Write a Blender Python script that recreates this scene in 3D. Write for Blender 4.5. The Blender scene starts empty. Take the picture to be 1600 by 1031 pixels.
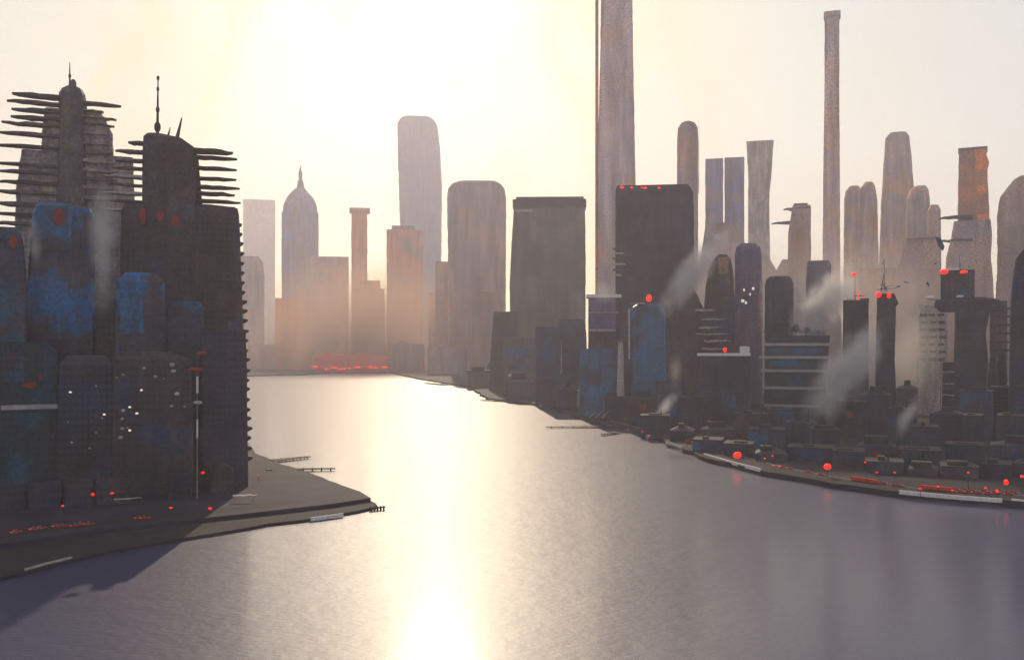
import bpy, bmesh, math, random
from mathutils import Vector, Matrix, noise
R = math.radians
C = bpy.context.scene
COL = C.collection
random.seed(11)

# ---------------------------------------------------------------- camera
F, HOR, CAMZ, G = 1500.0, 540.0, 80.0, 3.0      # focal length and horizon of the 1600 px wide picture, eye height, quay height
cd = bpy.data.cameras.new('camera'); cam = bpy.data.objects.new('camera', cd); COL.objects.link(cam)
cam.location = (0, 0, CAMZ); cam.rotation_euler = (R(90), 0, 0)
cd.sensor_width = 36; cd.lens = 36 * F / 1600; cd.shift_y = (HOR - 515.5) / 1600
cd.clip_start = 1; cd.clip_end = 80000
C.camera = cam

# ---------------------------------------------------------------- sky and sun
SAZ, SEL = R(-4.4), R(24)
w = bpy.data.worlds.new('World'); C.world = w; w.use_nodes = True
nt = w.node_tree; N = nt.nodes; L = nt.links
N.clear()
def nd(T, t, **k):
    n = T.nodes.new(t)
    for a, b in k.items(): setattr(n, a, b)
    return n
def math_(T, op, a, b=None, c=None, clamp=False):
    n = T.nodes.new('ShaderNodeMath'); n.operation = op; n.use_clamp = clamp
    for i, v in enumerate((a, b, c)):
        if v is None: continue
        if isinstance(v, (int, float)): n.inputs[i].default_value = v
        else: T.links.new(v, n.inputs[i])
    return n.outputs[0]
def ramp(T, fac, pts, interp='LINEAR'):
    n = T.nodes.new('ShaderNodeValToRGB'); n.color_ramp.interpolation = interp
    e = n.color_ramp.elements
    while len(e) < len(pts): e.new(0.5)
    for i, (p, c) in enumerate(pts):
        e[i].position = p
        e[i].color = (c, c, c, 1) if isinstance(c, (int, float)) else (*c, 1)
    T.links.new(fac, n.inputs[0]); return n.outputs[0]
def mix(T, fac, a, b, mode='MIX'):
    n = T.nodes.new('ShaderNodeMix'); n.data_type = 'RGBA'; n.blend_type = mode
    for s, v in ((n.inputs[0], fac), (n.inputs[6], a), (n.inputs[7], b)):
        if isinstance(v, (int, float)): s.default_value = v
        elif isinstance(v, tuple): s.default_value = (*v, 1)
        else: T.links.new(v, s)
    return n.outputs[2]
tc = nd(nt, 'ShaderNodeTexCoord')
sky = nd(nt, 'ShaderNodeTexSky', sky_type='NISHITA', sun_disc=False, sun_elevation=SEL, sun_rotation=SAZ)
sky.air_density = 1.0; sky.dust_density = 0.6; sky.ozone_density = 1.0
sep = nd(nt, 'ShaderNodeSeparateXYZ'); L.new(tc.outputs['Generated'], sep.inputs[0])
X, Y, Z = sep.outputs
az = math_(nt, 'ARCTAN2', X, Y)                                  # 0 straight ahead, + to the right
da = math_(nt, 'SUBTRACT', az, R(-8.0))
el = math_(nt, 'ARCSINE', Z)
g2 = math_(nt, 'DIVIDE', math_(nt, 'MULTIPLY', da, da), 0.022)
pillar = math_(nt, 'EXPONENT', math_(nt, 'MULTIPLY', g2, -1.0))
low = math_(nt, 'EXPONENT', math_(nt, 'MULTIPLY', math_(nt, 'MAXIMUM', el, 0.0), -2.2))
nz = nd(nt, 'ShaderNodeTexNoise'); nz.inputs['Scale'].default_value = 4.2; nz.inputs['Detail'].default_value = 3
mp = nd(nt, 'ShaderNodeMapping'); mp.inputs['Scale'].default_value = (1.3, 1.3, 0.7); L.new(tc.outputs['Generated'], mp.inputs[0]); L.new(mp.outputs[0], nz.inputs[0])
nzf = nd(nt, 'ShaderNodeTexNoise'); nzf.inputs['Scale'].default_value = 230; nzf.inputs['Detail'].default_value = 2; L.new(tc.outputs['Generated'], nzf.inputs[0])
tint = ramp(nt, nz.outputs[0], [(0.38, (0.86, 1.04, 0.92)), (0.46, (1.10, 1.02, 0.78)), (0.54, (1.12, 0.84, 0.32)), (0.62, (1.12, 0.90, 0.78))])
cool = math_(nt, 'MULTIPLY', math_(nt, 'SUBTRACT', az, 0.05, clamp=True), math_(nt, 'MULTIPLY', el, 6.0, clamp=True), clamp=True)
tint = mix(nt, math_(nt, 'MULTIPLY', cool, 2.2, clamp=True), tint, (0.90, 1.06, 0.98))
grain = ramp(nt, nzf.outputs[0], [(0.3, 0.93), (0.6, 1.03)])
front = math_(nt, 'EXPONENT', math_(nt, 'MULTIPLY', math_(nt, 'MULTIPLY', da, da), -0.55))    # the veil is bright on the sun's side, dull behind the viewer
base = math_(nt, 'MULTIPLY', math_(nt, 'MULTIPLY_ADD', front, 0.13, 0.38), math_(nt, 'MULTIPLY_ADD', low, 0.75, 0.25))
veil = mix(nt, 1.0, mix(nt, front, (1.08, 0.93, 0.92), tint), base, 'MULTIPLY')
gl = mix(nt, 1.0, (1.0, 0.95, 0.82), math_(nt, 'MULTIPLY', pillar, 0.30), 'MULTIPLY')
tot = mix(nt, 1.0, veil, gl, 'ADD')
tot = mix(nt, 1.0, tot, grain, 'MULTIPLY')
bg1 = nd(nt, 'ShaderNodeBackground'); L.new(mix(nt, 1.0, sky.outputs[0], mix(nt, front, (0.85, 0.90, 1.0), (1.0, 0.90, 0.66)), 'MULTIPLY'), bg1.inputs[0]); bg1.inputs[1].default_value = 0.05
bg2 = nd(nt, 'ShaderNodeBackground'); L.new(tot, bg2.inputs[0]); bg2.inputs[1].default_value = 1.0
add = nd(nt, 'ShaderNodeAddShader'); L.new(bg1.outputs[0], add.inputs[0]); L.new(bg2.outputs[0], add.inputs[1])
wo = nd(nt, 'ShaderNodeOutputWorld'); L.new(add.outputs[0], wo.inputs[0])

sd = bpy.data.lights.new('sun', 'SUN'); sd.energy = 2.8; sd.angle = R(0.6); sd.color = (1.0, 0.80, 0.57)
sun = bpy.data.objects.new('sun', sd); COL.objects.link(sun)
sdir = Vector((math.sin(SAZ) * math.cos(SEL), math.cos(SAZ) * math.cos(SEL), math.sin(SEL)))
sun.rotation_euler = sdir.to_track_quat('Z', 'Y').to_euler(); sun.location = (0, 0, 900)
C.view_settings.view_transform = 'Standard'; C.view_settings.look = 'None'
C.view_settings.exposure = 0.58; C.view_settings.gamma = 1
C.render.engine = 'CYCLES'
C.cycles.use_denoising = True
C.cycles.max_bounces = 5; C.cycles.volume_bounces = 1; C.cycles.diffuse_bounces = 2; C.cycles.glossy_bounces = 2
C.cycles.sample_clamp_indirect = 4
C.cycles.volume_step_rate = 2.0; C.cycles.volume_max_steps = 96

# ---------------------------------------------------------------- materials
MATS = {}
def principled(name):
    m = bpy.data.materials.new(name); m.use_nodes = True
    return m, m.node_tree, m.node_tree.nodes['Principled BSDF']
def facade(name, a, b, c=None, rough=0.75, big=26.0, win=0.35, floor=3.6, bay=2.8, glass=(0.060, 0.060, 0.080), spec=0.3, thresh=0.56):
    """mottled masonry or curtain wall: two pigments, a third in patches, and rows of window openings"""
    m, T, P = principled(name)
    tc = nd(T, 'ShaderNodeTexCoord'); o = tc.outputs['Object']
    n1 = nd(T, 'ShaderNodeTexNoise'); n1.inputs['Scale'].default_value = 1.0 / big; n1.inputs['Detail'].default_value = 4; n1.inputs['Roughness'].default_value = 0.6
    oi = nd(T, 'ShaderNodeObjectInfo')
    off = nd(T, 'ShaderNodeVectorMath', operation='ADD'); T.links.new(o, off.inputs[0])
    sc = math_(T, 'MULTIPLY', oi.outputs['Random'], 900.0); cb = nd(T, 'ShaderNodeCombineXYZ'); T.links.new(sc, cb.inputs[0]); T.links.new(sc, cb.inputs[1])
    T.links.new(cb.outputs[0], off.inputs[1]); T.links.new(off.outputs[0], n1.inputs[0])
    f = ramp(T, n1.outputs[0], [(0.38, 0.0), (0.62, 1.0)])
    col = mix(T, f, a, b)
    if c:
        n2 = nd(T, 'ShaderNodeTexNoise'); n2.inputs['Scale'].default_value = 0.75 / big; n2.inputs['Detail'].default_value = 3
        o2 = nd(T, 'ShaderNodeVectorMath', operation='ADD'); T.links.new(off.outputs[0], o2.inputs[0]); o2.inputs[1].default_value = (370, 90, 40)
        T.links.new(o2.outputs[0], n2.inputs[0])
        col = mix(T, ramp(T, n2.outputs[0], [(thresh - 0.06, 0.0), (thresh + 0.08, 1.0)]), col, c)
    n3 = nd(T, 'ShaderNodeTexNoise'); n3.inputs['Scale'].default_value = 0.45; n3.inputs['Detail'].default_value = 2; T.links.new(o, n3.inputs[0])
    col = mix(T, 1.0, col, ramp(T, n3.outputs[0], [(0.3, 0.62), (0.7, 1.42)]), 'MULTIPLY')
    ms = nd(T, 'ShaderNodeMapping'); ms.inputs['Scale'].default_value = (3.6 / big, 3.6 / big, 0.45 / big); T.links.new(off.outputs[0], ms.inputs[0])
    n4 = nd(T, 'ShaderNodeTexNoise'); n4.inputs['Scale'].default_value = 1.0; n4.inputs['Detail'].default_value = 4; T.links.new(ms.outputs[0], n4.inputs[0])
    col = mix(T, 1.0, col, ramp(T, n4.outputs[0], [(0.32, 0.66), (0.5, 1.0), (0.68, 1.40)]), 'MULTIPLY')
    if win:
        s = nd(T, 'ShaderNodeSeparateXYZ'); T.links.new(o, s.inputs[0])
        h = math_(T, 'ADD', s.outputs[0], s.outputs[1])
        fx = math_(T, 'FRACT', math_(T, 'DIVIDE', h, bay)); fz = math_(T, 'FRACT', math_(T, 'DIVIDE', s.outputs[2], floor))
        wx = math_(T, 'MULTIPLY', math_(T, 'GREATER_THAN', fx, 0.3), math_(T, 'GREATER_THAN', fz, 0.42))
        wn = nd(T, 'ShaderNodeTexNoise'); wn.inputs['Scale'].default_value = 0.06; wn.inputs['Detail'].default_value = 3; T.links.new(off.outputs[0], wn.inputs[0])
        patch = ramp(T, wn.outputs[0], [(0.42, 0.0), (0.6, 1.0)])
        col = mix(T, math_(T, 'MULTIPLY', math_(T, 'MULTIPLY', wx, patch), win), col, glass)
    T.links.new(col, P.inputs['Base Color'])
    P.inputs['Roughness'].default_value = rough; P.inputs['Specular IOR Level'].default_value = spec
    MATS[name] = m; return m
def plain(name, a, b=None, rough=0.8, scale=0.5, spec=0.3, metal=0.0):
    m, T, P = principled(name)
    if b:
        tc = nd(T, 'ShaderNodeTexCoord'); n = nd(T, 'ShaderNodeTexNoise'); n.inputs['Scale'].default_value = scale; n.inputs['Detail'].default_value = 5
        T.links.new(tc.outputs['Object'], n.inputs[0]); T.links.new(mix(T, ramp(T, n.outputs[0], [(0.35, 0.0), (0.65, 1.0)]), a, b), P.inputs['Base Color'])
    else: P.inputs['Base Color'].default_value = (*a, 1)
    P.inputs['Roughness'].default_value = rough; P.inputs['Specular IOR Level'].default_value = spec; P.inputs['Metallic'].default_value = metal
    MATS[name] = m; return m
def glow(name, c, s):
    m, T, P = principled(name); P.inputs['Base Color'].default_value = (*c, 1)
    P.inputs['Emission Color'].default_value = (*c, 1); P.inputs['Emission Strength'].default_value = s; MATS[name] = m; return m

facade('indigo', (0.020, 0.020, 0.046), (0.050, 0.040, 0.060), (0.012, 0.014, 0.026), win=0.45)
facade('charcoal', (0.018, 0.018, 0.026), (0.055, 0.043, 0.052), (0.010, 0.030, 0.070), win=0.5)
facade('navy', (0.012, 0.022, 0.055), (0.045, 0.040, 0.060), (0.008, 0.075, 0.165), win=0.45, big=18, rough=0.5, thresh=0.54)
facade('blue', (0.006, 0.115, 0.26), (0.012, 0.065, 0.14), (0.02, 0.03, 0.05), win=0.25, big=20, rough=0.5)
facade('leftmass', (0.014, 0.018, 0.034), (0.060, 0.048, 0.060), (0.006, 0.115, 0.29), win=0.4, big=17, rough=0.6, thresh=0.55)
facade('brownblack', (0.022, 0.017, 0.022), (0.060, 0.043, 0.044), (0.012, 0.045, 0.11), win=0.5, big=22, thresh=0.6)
facade('mauve', (0.26, 0.215, 0.22), (0.18, 0.16, 0.19), (0.30, 0.24, 0.20), win=0.4, big=24)
facade('teal', (0.010, 0.035, 0.048), (0.020, 0.028, 0.036), (0.012, 0.06, 0.10), win=0.35, big=14)
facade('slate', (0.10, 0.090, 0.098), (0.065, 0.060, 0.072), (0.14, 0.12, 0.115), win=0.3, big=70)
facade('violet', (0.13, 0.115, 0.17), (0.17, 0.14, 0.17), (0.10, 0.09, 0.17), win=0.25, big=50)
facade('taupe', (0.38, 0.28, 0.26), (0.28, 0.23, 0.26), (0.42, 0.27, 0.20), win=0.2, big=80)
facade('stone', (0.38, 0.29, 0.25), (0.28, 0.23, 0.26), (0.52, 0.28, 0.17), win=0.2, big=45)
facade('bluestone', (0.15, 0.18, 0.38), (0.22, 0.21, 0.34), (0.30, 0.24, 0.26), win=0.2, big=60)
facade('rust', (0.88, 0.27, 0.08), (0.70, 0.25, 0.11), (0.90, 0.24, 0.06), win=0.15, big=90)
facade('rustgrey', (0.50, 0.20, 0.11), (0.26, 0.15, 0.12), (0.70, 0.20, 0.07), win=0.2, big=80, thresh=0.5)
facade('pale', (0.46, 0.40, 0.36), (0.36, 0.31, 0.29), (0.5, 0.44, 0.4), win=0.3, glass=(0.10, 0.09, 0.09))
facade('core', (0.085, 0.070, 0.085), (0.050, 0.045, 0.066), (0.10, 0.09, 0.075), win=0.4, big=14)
facade('slate2', (0.155, 0.125, 0.115), (0.10, 0.09, 0.10), (0.20, 0.16, 0.13), win=0.25, big=50)
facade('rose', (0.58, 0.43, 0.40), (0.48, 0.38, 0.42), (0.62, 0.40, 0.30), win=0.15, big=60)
plain('red_glow_wall', (0.85, 0.13, 0.05), (0.75, 0.20, 0.10), scale=0.03)  # reddish glow of the far shore, put into the shed walls' colour
plain('concrete', (0.45, 0.42, 0.39), (0.30, 0.28, 0.27), scale=0.4)
plain('white', (0.80, 0.77, 0.72), (0.62, 0.60, 0.57), scale=0.8)
plain('dark', (0.022, 0.020, 0.024), (0.040, 0.034, 0.036), scale=0.3)
plain('slabs', (0.030, 0.027, 0.036), (0.055, 0.045, 0.05), scale=0.2)
plain('umber', (0.050, 0.030, 0.018), (0.030, 0.020, 0.016), scale=0.4)
plain('steel_blue', (0.02, 0.06, 0.10), rough=0.5)
plain('red', (0.62, 0.03, 0.015), (0.45, 0.02, 0.01), rough=0.5)
plain('dull_red', (0.30, 0.030, 0.02), (0.16, 0.025, 0.02), scale=0.3)
plain('carglass', (0.02, 0.02, 0.03), rough=0.1, spec=0.5)
plain('tyre', (0.02, 0.02, 0.02))
plain('asphalt', (0.022, 0.021, 0.026), (0.036, 0.032, 0.038), scale=0.08, spec=0.08)
plain('paint', (0.7, 0.68, 0.62), (0.45, 0.43, 0.4), scale=0.5)
plain('ground', (0.020, 0.019, 0.026), (0.042, 0.034, 0.038), scale=0.03, spec=0.08)
plain('terrace', (0.044, 0.038, 0.062), (0.024, 0.022, 0.038), scale=0.04, spec=0.1)
plain('bark', (0.03, 0.024, 0.02))
plain('leaf', (0.018, 0.042, 0.035), (0.04, 0.05, 0.03), scale=0.3)
plain('leaf_blue', (0.012, 0.045, 0.060), (0.02, 0.05, 0.04), scale=0.3)
plain('gold', (0.30, 0.22, 0.08))
glow('beacon', (1.0, 0.012, 0.002), 0.85)
glow('lit', (1.0, 0.86, 0.72), 0.42)

# water: low ripples over a dark grey river
m, T, P = principled('water'); MATS['water'] = m
tc = nd(T, 'ShaderNodeTexCoord')
P.inputs['Base Color'].default_value = (0.024, 0.030, 0.095, 1); P.inputs['IOR'].default_value = 1.33
P.inputs['Specular IOR Level'].default_value = 0.42; P.inputs['Roughness'].default_value = 0.50; P.inputs['Coat Weight'].default_value = 0.5; P.inputs['Coat Roughness'].default_value = 0.16; P.inputs['Coat IOR'].default_value = 1.33
h = None
for s, a, st in ((0.33, 1.0, (1, 2.2, 1)), (0.09, 1.6, (1, 1.6, 1)), (0.012, 3.0, (1, 1, 1))):
    mpn = nd(T, 'ShaderNodeMapping'); mpn.inputs['Scale'].default_value = st; T.links.new(tc.outputs['Object'], mpn.inputs[0])
    n = nd(T, 'ShaderNodeTexNoise'); n.inputs['Scale'].default_value = s; n.inputs['Detail'].default_value = 3; T.links.new(mpn.outputs[0], n.inputs[0])
    v = math_(T, 'MULTIPLY', n.outputs[0], a); h = v if h is None else math_(T, 'ADD', h, v)
bp = nd(T, 'ShaderNodeBump'); bp.inputs['Strength'].default_value = 0.16; bp.inputs['Distance'].default_value = 1.0
T.links.new(h, bp.inputs['Height']); T.links.new(bp.outputs[0], P.inputs['Normal'])

# ---------------------------------------------------------------- helpers
def meta(o, label=None, cat=None, group=None, kind=None):
    if label: o['label'] = label
    if cat: o['category'] = cat
    if group: o['group'] = group
    if kind: o['kind'] = kind
    return o
def link(name, bm, mat, parent=None, smooth=False):
    me = bpy.data.meshes.new(name); bm.normal_update(); bm.to_mesh(me); bm.free()
    for k in (mat if isinstance(mat, (list, tuple)) else [mat]): me.materials.append(MATS[k])
    if smooth:
        for p in me.polygons: p.use_smooth = True
    o = bpy.data.objects.new(name, me); COL.objects.link(o)
    if parent: o.parent = parent
    return o
def dist(py, z=0.0): return (CAMZ - z) * F / (py - HOR)
def Wp(px, d, z=G): return Vector(((px - 800) / F * d, d, z))
def ring(bm, xl, xr, y0, y1, z, r, k=3):
    r = min(r, (xr - xl) * 0.49, (y1 - y0) * 0.49); out = []
    for cx, cy, a0 in ((xr - r, y0 + r, -90), (xr - r, y1 - r, 0), (xl + r, y1 - r, 90), (xl + r, y0 + r, 180)):
        for i in range(k):
            a = R(a0 + 90 * i / (k - 1)); out.append(bm.verts.new((cx + r * math.cos(a), cy + r * math.sin(a), z)))
    return out
def skin(bm, rings):
    n = len(rings[0])
    for a, b in zip(rings, rings[1:]):
        for i in range(n): bm.faces.new((a[i], a[(i + 1) % n], b[(i + 1) % n], b[i]))
    bm.faces.new(rings[0][::-1]); bm.faces.new(rings[-1])
def addbox(bm, x0, x1, y0, y1, z0, z1):
    v = [bm.verts.new(p) for p in ((x0, y0, z0), (x1, y0, z0), (x1, y1, z0), (x0, y1, z0), (x0, y0, z1), (x1, y0, z1), (x1, y1, z1), (x0, y1, z1))]
    for f in ((3, 2, 1, 0), (4, 5, 6, 7), (0, 1, 5, 4), (1, 2, 6, 5), (2, 3, 7, 6), (3, 0, 4, 7)): bm.faces.new([v[i] for i in f])
def addtube(bm, p, q, r0, r1, n=6):
    p, q = Vector(p), Vector(q); d = (q - p).normalized(); u = d.orthogonal().normalized(); v = d.cross(u)
    rs = []
    for c, r in ((p, r0), (q, r1)):
        rs.append([bm.verts.new(c + (u * math.cos(2 * math.pi * i / n) + v * math.sin(2 * math.pi * i / n)) * r) for i in range(n)])
    for i in range(n): bm.faces.new((rs[0][i], rs[0][(i + 1) % n], rs[1][(i + 1) % n], rs[1][i]))
    bm.faces.new(rs[0][::-1]); bm.faces.new(rs[1])

class B:
    """one building: an Empty at its base, facing the river; parts are given in picture units at its distance"""
    def __init__(s, name, label, xc, d, cat='building', group=None, turn=0.0, base=G):
        x = (xc - 800) / F * d; s.az = math.atan2(x, d); s.xc = xc; s.d = d; s.k = d * math.cos(s.az) / F; s.base = base
        s.o = bpy.data.objects.new(name, None); COL.objects.link(s.o); s.o.empty_display_size = 5
        s.o.location = (x, d, base); s.o.rotation_euler = (0, 0, -s.az + R(turn)); meta(s.o, label, cat, group)
    def X(s, px): return (px - s.xc) * s.k
    def Zp(s, py): return CAMZ + (HOR - py) * s.d / F - s.base
    def loft(s, name, prof, depth, mat, front=0.0, r=1.5, wob=0.5, bottom=True, parent=None, label=None):
        pr = sorted([(s.Zp(py), s.X(a), s.X(b)) for py, a, b in prof])
        if bottom and pr[0][0] > 0.01: pr = [(0.0, pr[0][1], pr[0][2])] + pr
        pr = [(max(z, 0.0), a, b) for z, a, b in pr]
        bm = bmesh.new(); rings = []; st = 9 * s.k
        zs = []
        for (z0, a0, b0), (z1, a1, b1) in zip(pr, pr[1:]):
            n = max(1, int((z1 - z0) / st)) if wob else 1
            for i in range(n):
                t = i / n; zs.append((z0 + (z1 - z0) * t, a0 + (a1 - a0) * t, b0 + (b1 - b0) * t))
        zs.append(pr[-1])
        top = pr[-1][0]
        for z, a, b in zs:
            j = 0.55 * wob * s.k if z < top - 0.5 else 0
            a += random.uniform(-j, j); b += random.uniform(-j, j)
            sh = 0.0
            w_ = depth * min(1.0, (b - a) / (max(x[2] - x[1] for x in pr)) * 1.15)
            rings.append(ring(bm, a, b, -front + (depth - w_) / 2, -front + (depth + w_) / 2, z, r))
        skin(bm, rings)
        o = link(name, bm, mat, parent or s.o); 
        if label: o['label'] = label
        return o
    def box(s, name, x0, x1, yt, yb, mat, depth=None, front=1.0, parent=None, label=None, bev=0.0):
        bm = bmesh.new(); d = depth or front
        addbox(bm, s.X(x0), s.X(x1), -front, -front + d, max(0, s.Zp(yb)), s.Zp(yt))
        if bev: bmesh.ops.bevel(bm, geom=bm.edges[:], offset=bev, segments=2, affect='EDGES')
        o = link(name, bm, mat, parent or s.o)
        if label: o['label'] = label
        return o
    def mast(s, name, x0, yb, yt, r, mat='dark', x1=None, y=6.0, knobs=(), parent=None):
        bm = bmesh.new(); x1 = x0 if x1 is None else x1
        addtube(bm, (s.X(x0), y, s.Zp(yb) - 1), (s.X(x1), y, s.Zp(yt)), r, r * 0.3)
        o = link(name, bm, mat, parent or s.o)
        for t, kr in knobs:
            p = Vector((s.X(x0), y, s.Zp(yb))).lerp(Vector((s.X(x1), y, s.Zp(yt))), t); bm = bmesh.new()
            bmesh.ops.create_icosphere(bm, subdivisions=2, radius=kr, matrix=Matrix.Translation(p) @ Matrix.Diagonal((1, 1, 1.7, 1)))
            link('knob', bm, mat, o)
        return o
    def ball(s, name, x, y, r, mat='beacon', front=1.0, sx=1.0, sz=1.0, parent=None):
        bm = bmesh.new(); bmesh.ops.create_icosphere(bm, subdivisions=2, radius=r)
        for v in bm.verts: v.co = Vector((v.co.x * sx, v.co.y, v.co.z * sz)) * (1 + 0.18 * noise.noise(v.co * 1.3 / r + Vector((x, y, 0))))
        bmesh.ops.translate(bm, verts=bm.verts, vec=(s.X(x), -front, s.Zp(y)))
        return link(name, bm, mat, parent or s.o, smooth=True)
    def slab(s, x0, x1, y, th, mat='slabs', depth=16, tip='R', name='floor_slab', front=-2.0):
        """a cantilevered floor slab that thins to a ragged tip"""
        bm = bmesh.new(); n = 7; rings = []; depth = depth * 0.45; th = th * 0.58; x1 += random.uniform(-4, 4) * (name == 'floor_slab')
        for i in range(n + 1):
            t = i / n; px = x0 + (x1 - x0) * t
            e = t if tip == 'R' else 1 - t
            k = 1 - 0.75 * max(0, (e - 0.55) / 0.45) ** 1.5
            h = th * s.k * k * random.uniform(0.8, 1.15) / 2; z = s.Zp(y + random.uniform(-0.5, 0.5) + (0.9 if e > 0.6 else 0) * random.uniform(-1, 1)); dp = depth * (0.45 + 0.55 * k)
            x = s.X(px); y0 = -front + (depth - dp) / 2
            rings.append([bm.verts.new(p) for p in ((x, y0, z - h), (x, y0 + dp, z - h), (x, y0 + dp, z + h), (x, y0, z + h))])
        skin(bm, rings); bmesh.ops.recalc_face_normals(bm, faces=bm.faces)
        return link(name, bm, mat, s.o)

def tower(name, label, x0, x1, top, d, mat, depth=None, roof=None, **k):
    prof = k.pop('prof', None) or [(top, x0, x1)]
    cat = k.pop('cat', 'tower'); group = k.pop('group', None); turn = k.pop('turn', 0); pl = k.pop('parapet', True)
    b = B(name, label, (x0 + x1) / 2, d, cat, group, turn)
    depth = depth or min(45, max(14, (x1 - x0) * b.k * 0.8))
    b.depth = depth
    b.loft('wall', prof, depth, mat, **k)
    if pl:
        t, a, c = min(prof)
        b.box('parapet', a + 0.4, c - 0.4, t - 1.3, t + 0.2, roof or mat, depth=depth * 0.94, front=-0.03 * depth)
    return b

def redsign(b, x0, x1, y0, y1, front):
    r_ = (x1 - x0) * b.k / 2; bm = bmesh.new(); n = 14; a_, c_ = [], []
    for i in range(n):
        t = 2 * math.pi * i / n; q = 1 + random.uniform(-0.16, 0.16)
        x = b.X((x0 + x1) / 2) + math.cos(t) * r_ * q; z = b.Zp((y0 + y1) / 2) + math.sin(t) * (y1 - y0) * b.k / 2 * q
        a_.append(bm.verts.new((x, -front - 0.3, z))); c_.append(bm.verts.new((x, 1.0, z)))
    skin(bm, [a_, c_]); bmesh.ops.recalc_face_normals(bm, faces=bm.faces); return link('red_sign', bm, 'dull_red', b.o)

# ---------------------------------------------------------------- setting: water, banks, roads
def poly_sheet(name, pts, z0, z1, mat, label=None, kind='structure'):
    bm = bmesh.new()
    t = [bm.verts.new((p.x, p.y, z1)) for p in pts]; b = [bm.verts.new((p.x, p.y, z0)) for p in pts]
    bm.faces.new(t); n = len(pts)
    for i in range(n): bm.faces.new((t[i], b[i], b[(i + 1) % n], t[(i + 1) % n]))
    bmesh.ops.recalc_face_normals(bm, faces=bm.faces)
    bmesh.ops.triangulate(bm, faces=[f for f in bm.faces if len(f.verts) > 4])
    for f in bm.faces:
        if f.normal.z < -0.5: f.normal_flip()
    o = link(name, bm, mat); meta(o, kind=kind); return o
bm = bmesh.new()
v = [bm.verts.new(p) for p in ((-9000, -1500, 0), (9000, -1500, 0), (9000, 16000, 0), (-9000, 16000, 0))]; bm.faces.new(v)
meta(link('water', bm, 'water'), kind='structure')

def shore(pts, jag=0.0, step=18.0):
    ps = [Wp(px, dist(py), 0) for px, py in pts]; out = []
    for a, b in zip(ps, ps[1:]):
        n = max(1, int((b - a).length / step))
        for i in range(n):
            p = a.lerp(b, i / n); q = Vector((p.x + random.uniform(-jag, jag), p.y + random.uniform(-jag, jag), 0)); out.append(q)
    out.append(ps[-1]); return out
RIGHT = [(386, 588), (480, 586), (520, 582), (610, 583), (660, 594), (735, 606), (762, 625), (850, 636), (905, 655), (945, 668), (985, 672), (1062, 704), (1110, 722), (1200, 744), (1290, 762), (1400, 777), (1600, 792), (1800, 802)]
rs = shore(RIGHT, 4.0, 14.0)
land = rs + [Vector((6000, 460, 0)), Vector((8800, 9000, 0)), Vector((8800, 15800, 0)), Vector((-8800, 15800, 0)), Vector((-8800, 3600, 0)), Vector((-1500, 3100, 0))]
poly_sheet('ground', land, -2, G, 'ground')
LEFT = [(-500, 1010), (-300, 968), (0, 906), (30, 902), (130, 874), (240, 852), (340, 836), (420, 822), (500, 812), (575, 798), (592, 793), (575, 783), (550, 768), (505, 750), (470, 736), (440, 728), (415, 716), (400, 712), (385, 690), (340, 650)]
ls = shore(LEFT, 0.7, 7.0)
poly_sheet('riverbank', ls + [Vector((-2600, 2300, 0)), Vector((-3500, 300, 0))], -2, 1.2, 'asphalt')
# raised terrace of the peninsula, set back from the lower quay
TER = [(-500, 955), (-300, 922), (0, 862), (150, 838), (300, 822), (420, 808), (520, 796), (578, 787), (560, 776), (500, 753), (450, 737), (412, 722), (396, 716), (380, 690)]
poly_sheet('terrace', shore(TER, 0.5, 9.0) + [Vector((-2500, 2200, 0)), Vector((-3400, 350, 0))], 1.2, G, 'terrace')

def strip(name, pts, wd, z, mat, off=0.0, kind='structure', a=0, b=None, th=0.0):
    pts = pts[a:b]; bm = bmesh.new(); prev = None
    for i, p in enumerate(pts):
        q = pts[min(i + 1, len(pts) - 1)] - pts[max(i - 1, 0)]; n = Vector((-q.y, q.x, 0)).normalized()
        l, r = p + n * off, p + n * (off + wd)
        cur = [bm.verts.new((l.x, l.y, z)), bm.verts.new((r.x, r.y, z))]
        if th: cur += [bm.verts.new((r.x, r.y, z - th)), bm.verts.new((l.x, l.y, z - th))]
        if prev:
            if th:
                for k in range(4): bm.faces.new((prev[k], prev[(k + 1) % 4], cur[(k + 1) % 4], cur[k]))
            else: bm.faces.new((prev[0], cur[0], cur[1], prev[1]))
        elif th: bm.faces.new(cur)
        prev = cur
    if th: bm.faces.new(prev[::-1])
    bmesh.ops.recalc_face_normals(bm, faces=bm.faces)
    if not th:
        for f in bm.faces:
            if f.normal.z < 0: f.normal_flip()
    o = link(name, bm, mat)
    if kind: meta(o, kind=kind)
    return o
def smooth_line(pts, step=10.0):
    ps = [Wp(px, dist(py), 0) for px, py in pts]; out = []
    for i in range(len(ps) - 1):
        p0, p1, p2, p3 = ps[max(i - 1, 0)], ps[i], ps[i + 1], ps[min(i + 2, len(ps) - 1)]
        n = max(1, int((p2 - p1).length / step))
        for k in range(n):
            t = k / n; out.append(0.5 * ((2 * p1) + (p2 - p0) * t + (2 * p0 - 5 * p1 + 4 * p2 - p3) * t * t + (3 * p1 - p0 - 3 * p2 + p3) * t ** 3))
    out.append(ps[-1]); return out
RL = smooth_line([(760, 612), (860, 640), (945, 668), (1062, 704), (1200, 744), (1400, 777), (1600, 792), (1750, 800)])
strip('road', RL, 15, G + 0.02, 'asphalt', off=14)
strip('road', RL, 0.5, G + 0.03, 'paint', off=21)
LL = smooth_line([(-250, 935), (0, 872), (150, 848), (300, 832), (420, 816), (520, 803)])
strip('road', LL, 13, G + 0.02, 'asphalt', off=22)

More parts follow.
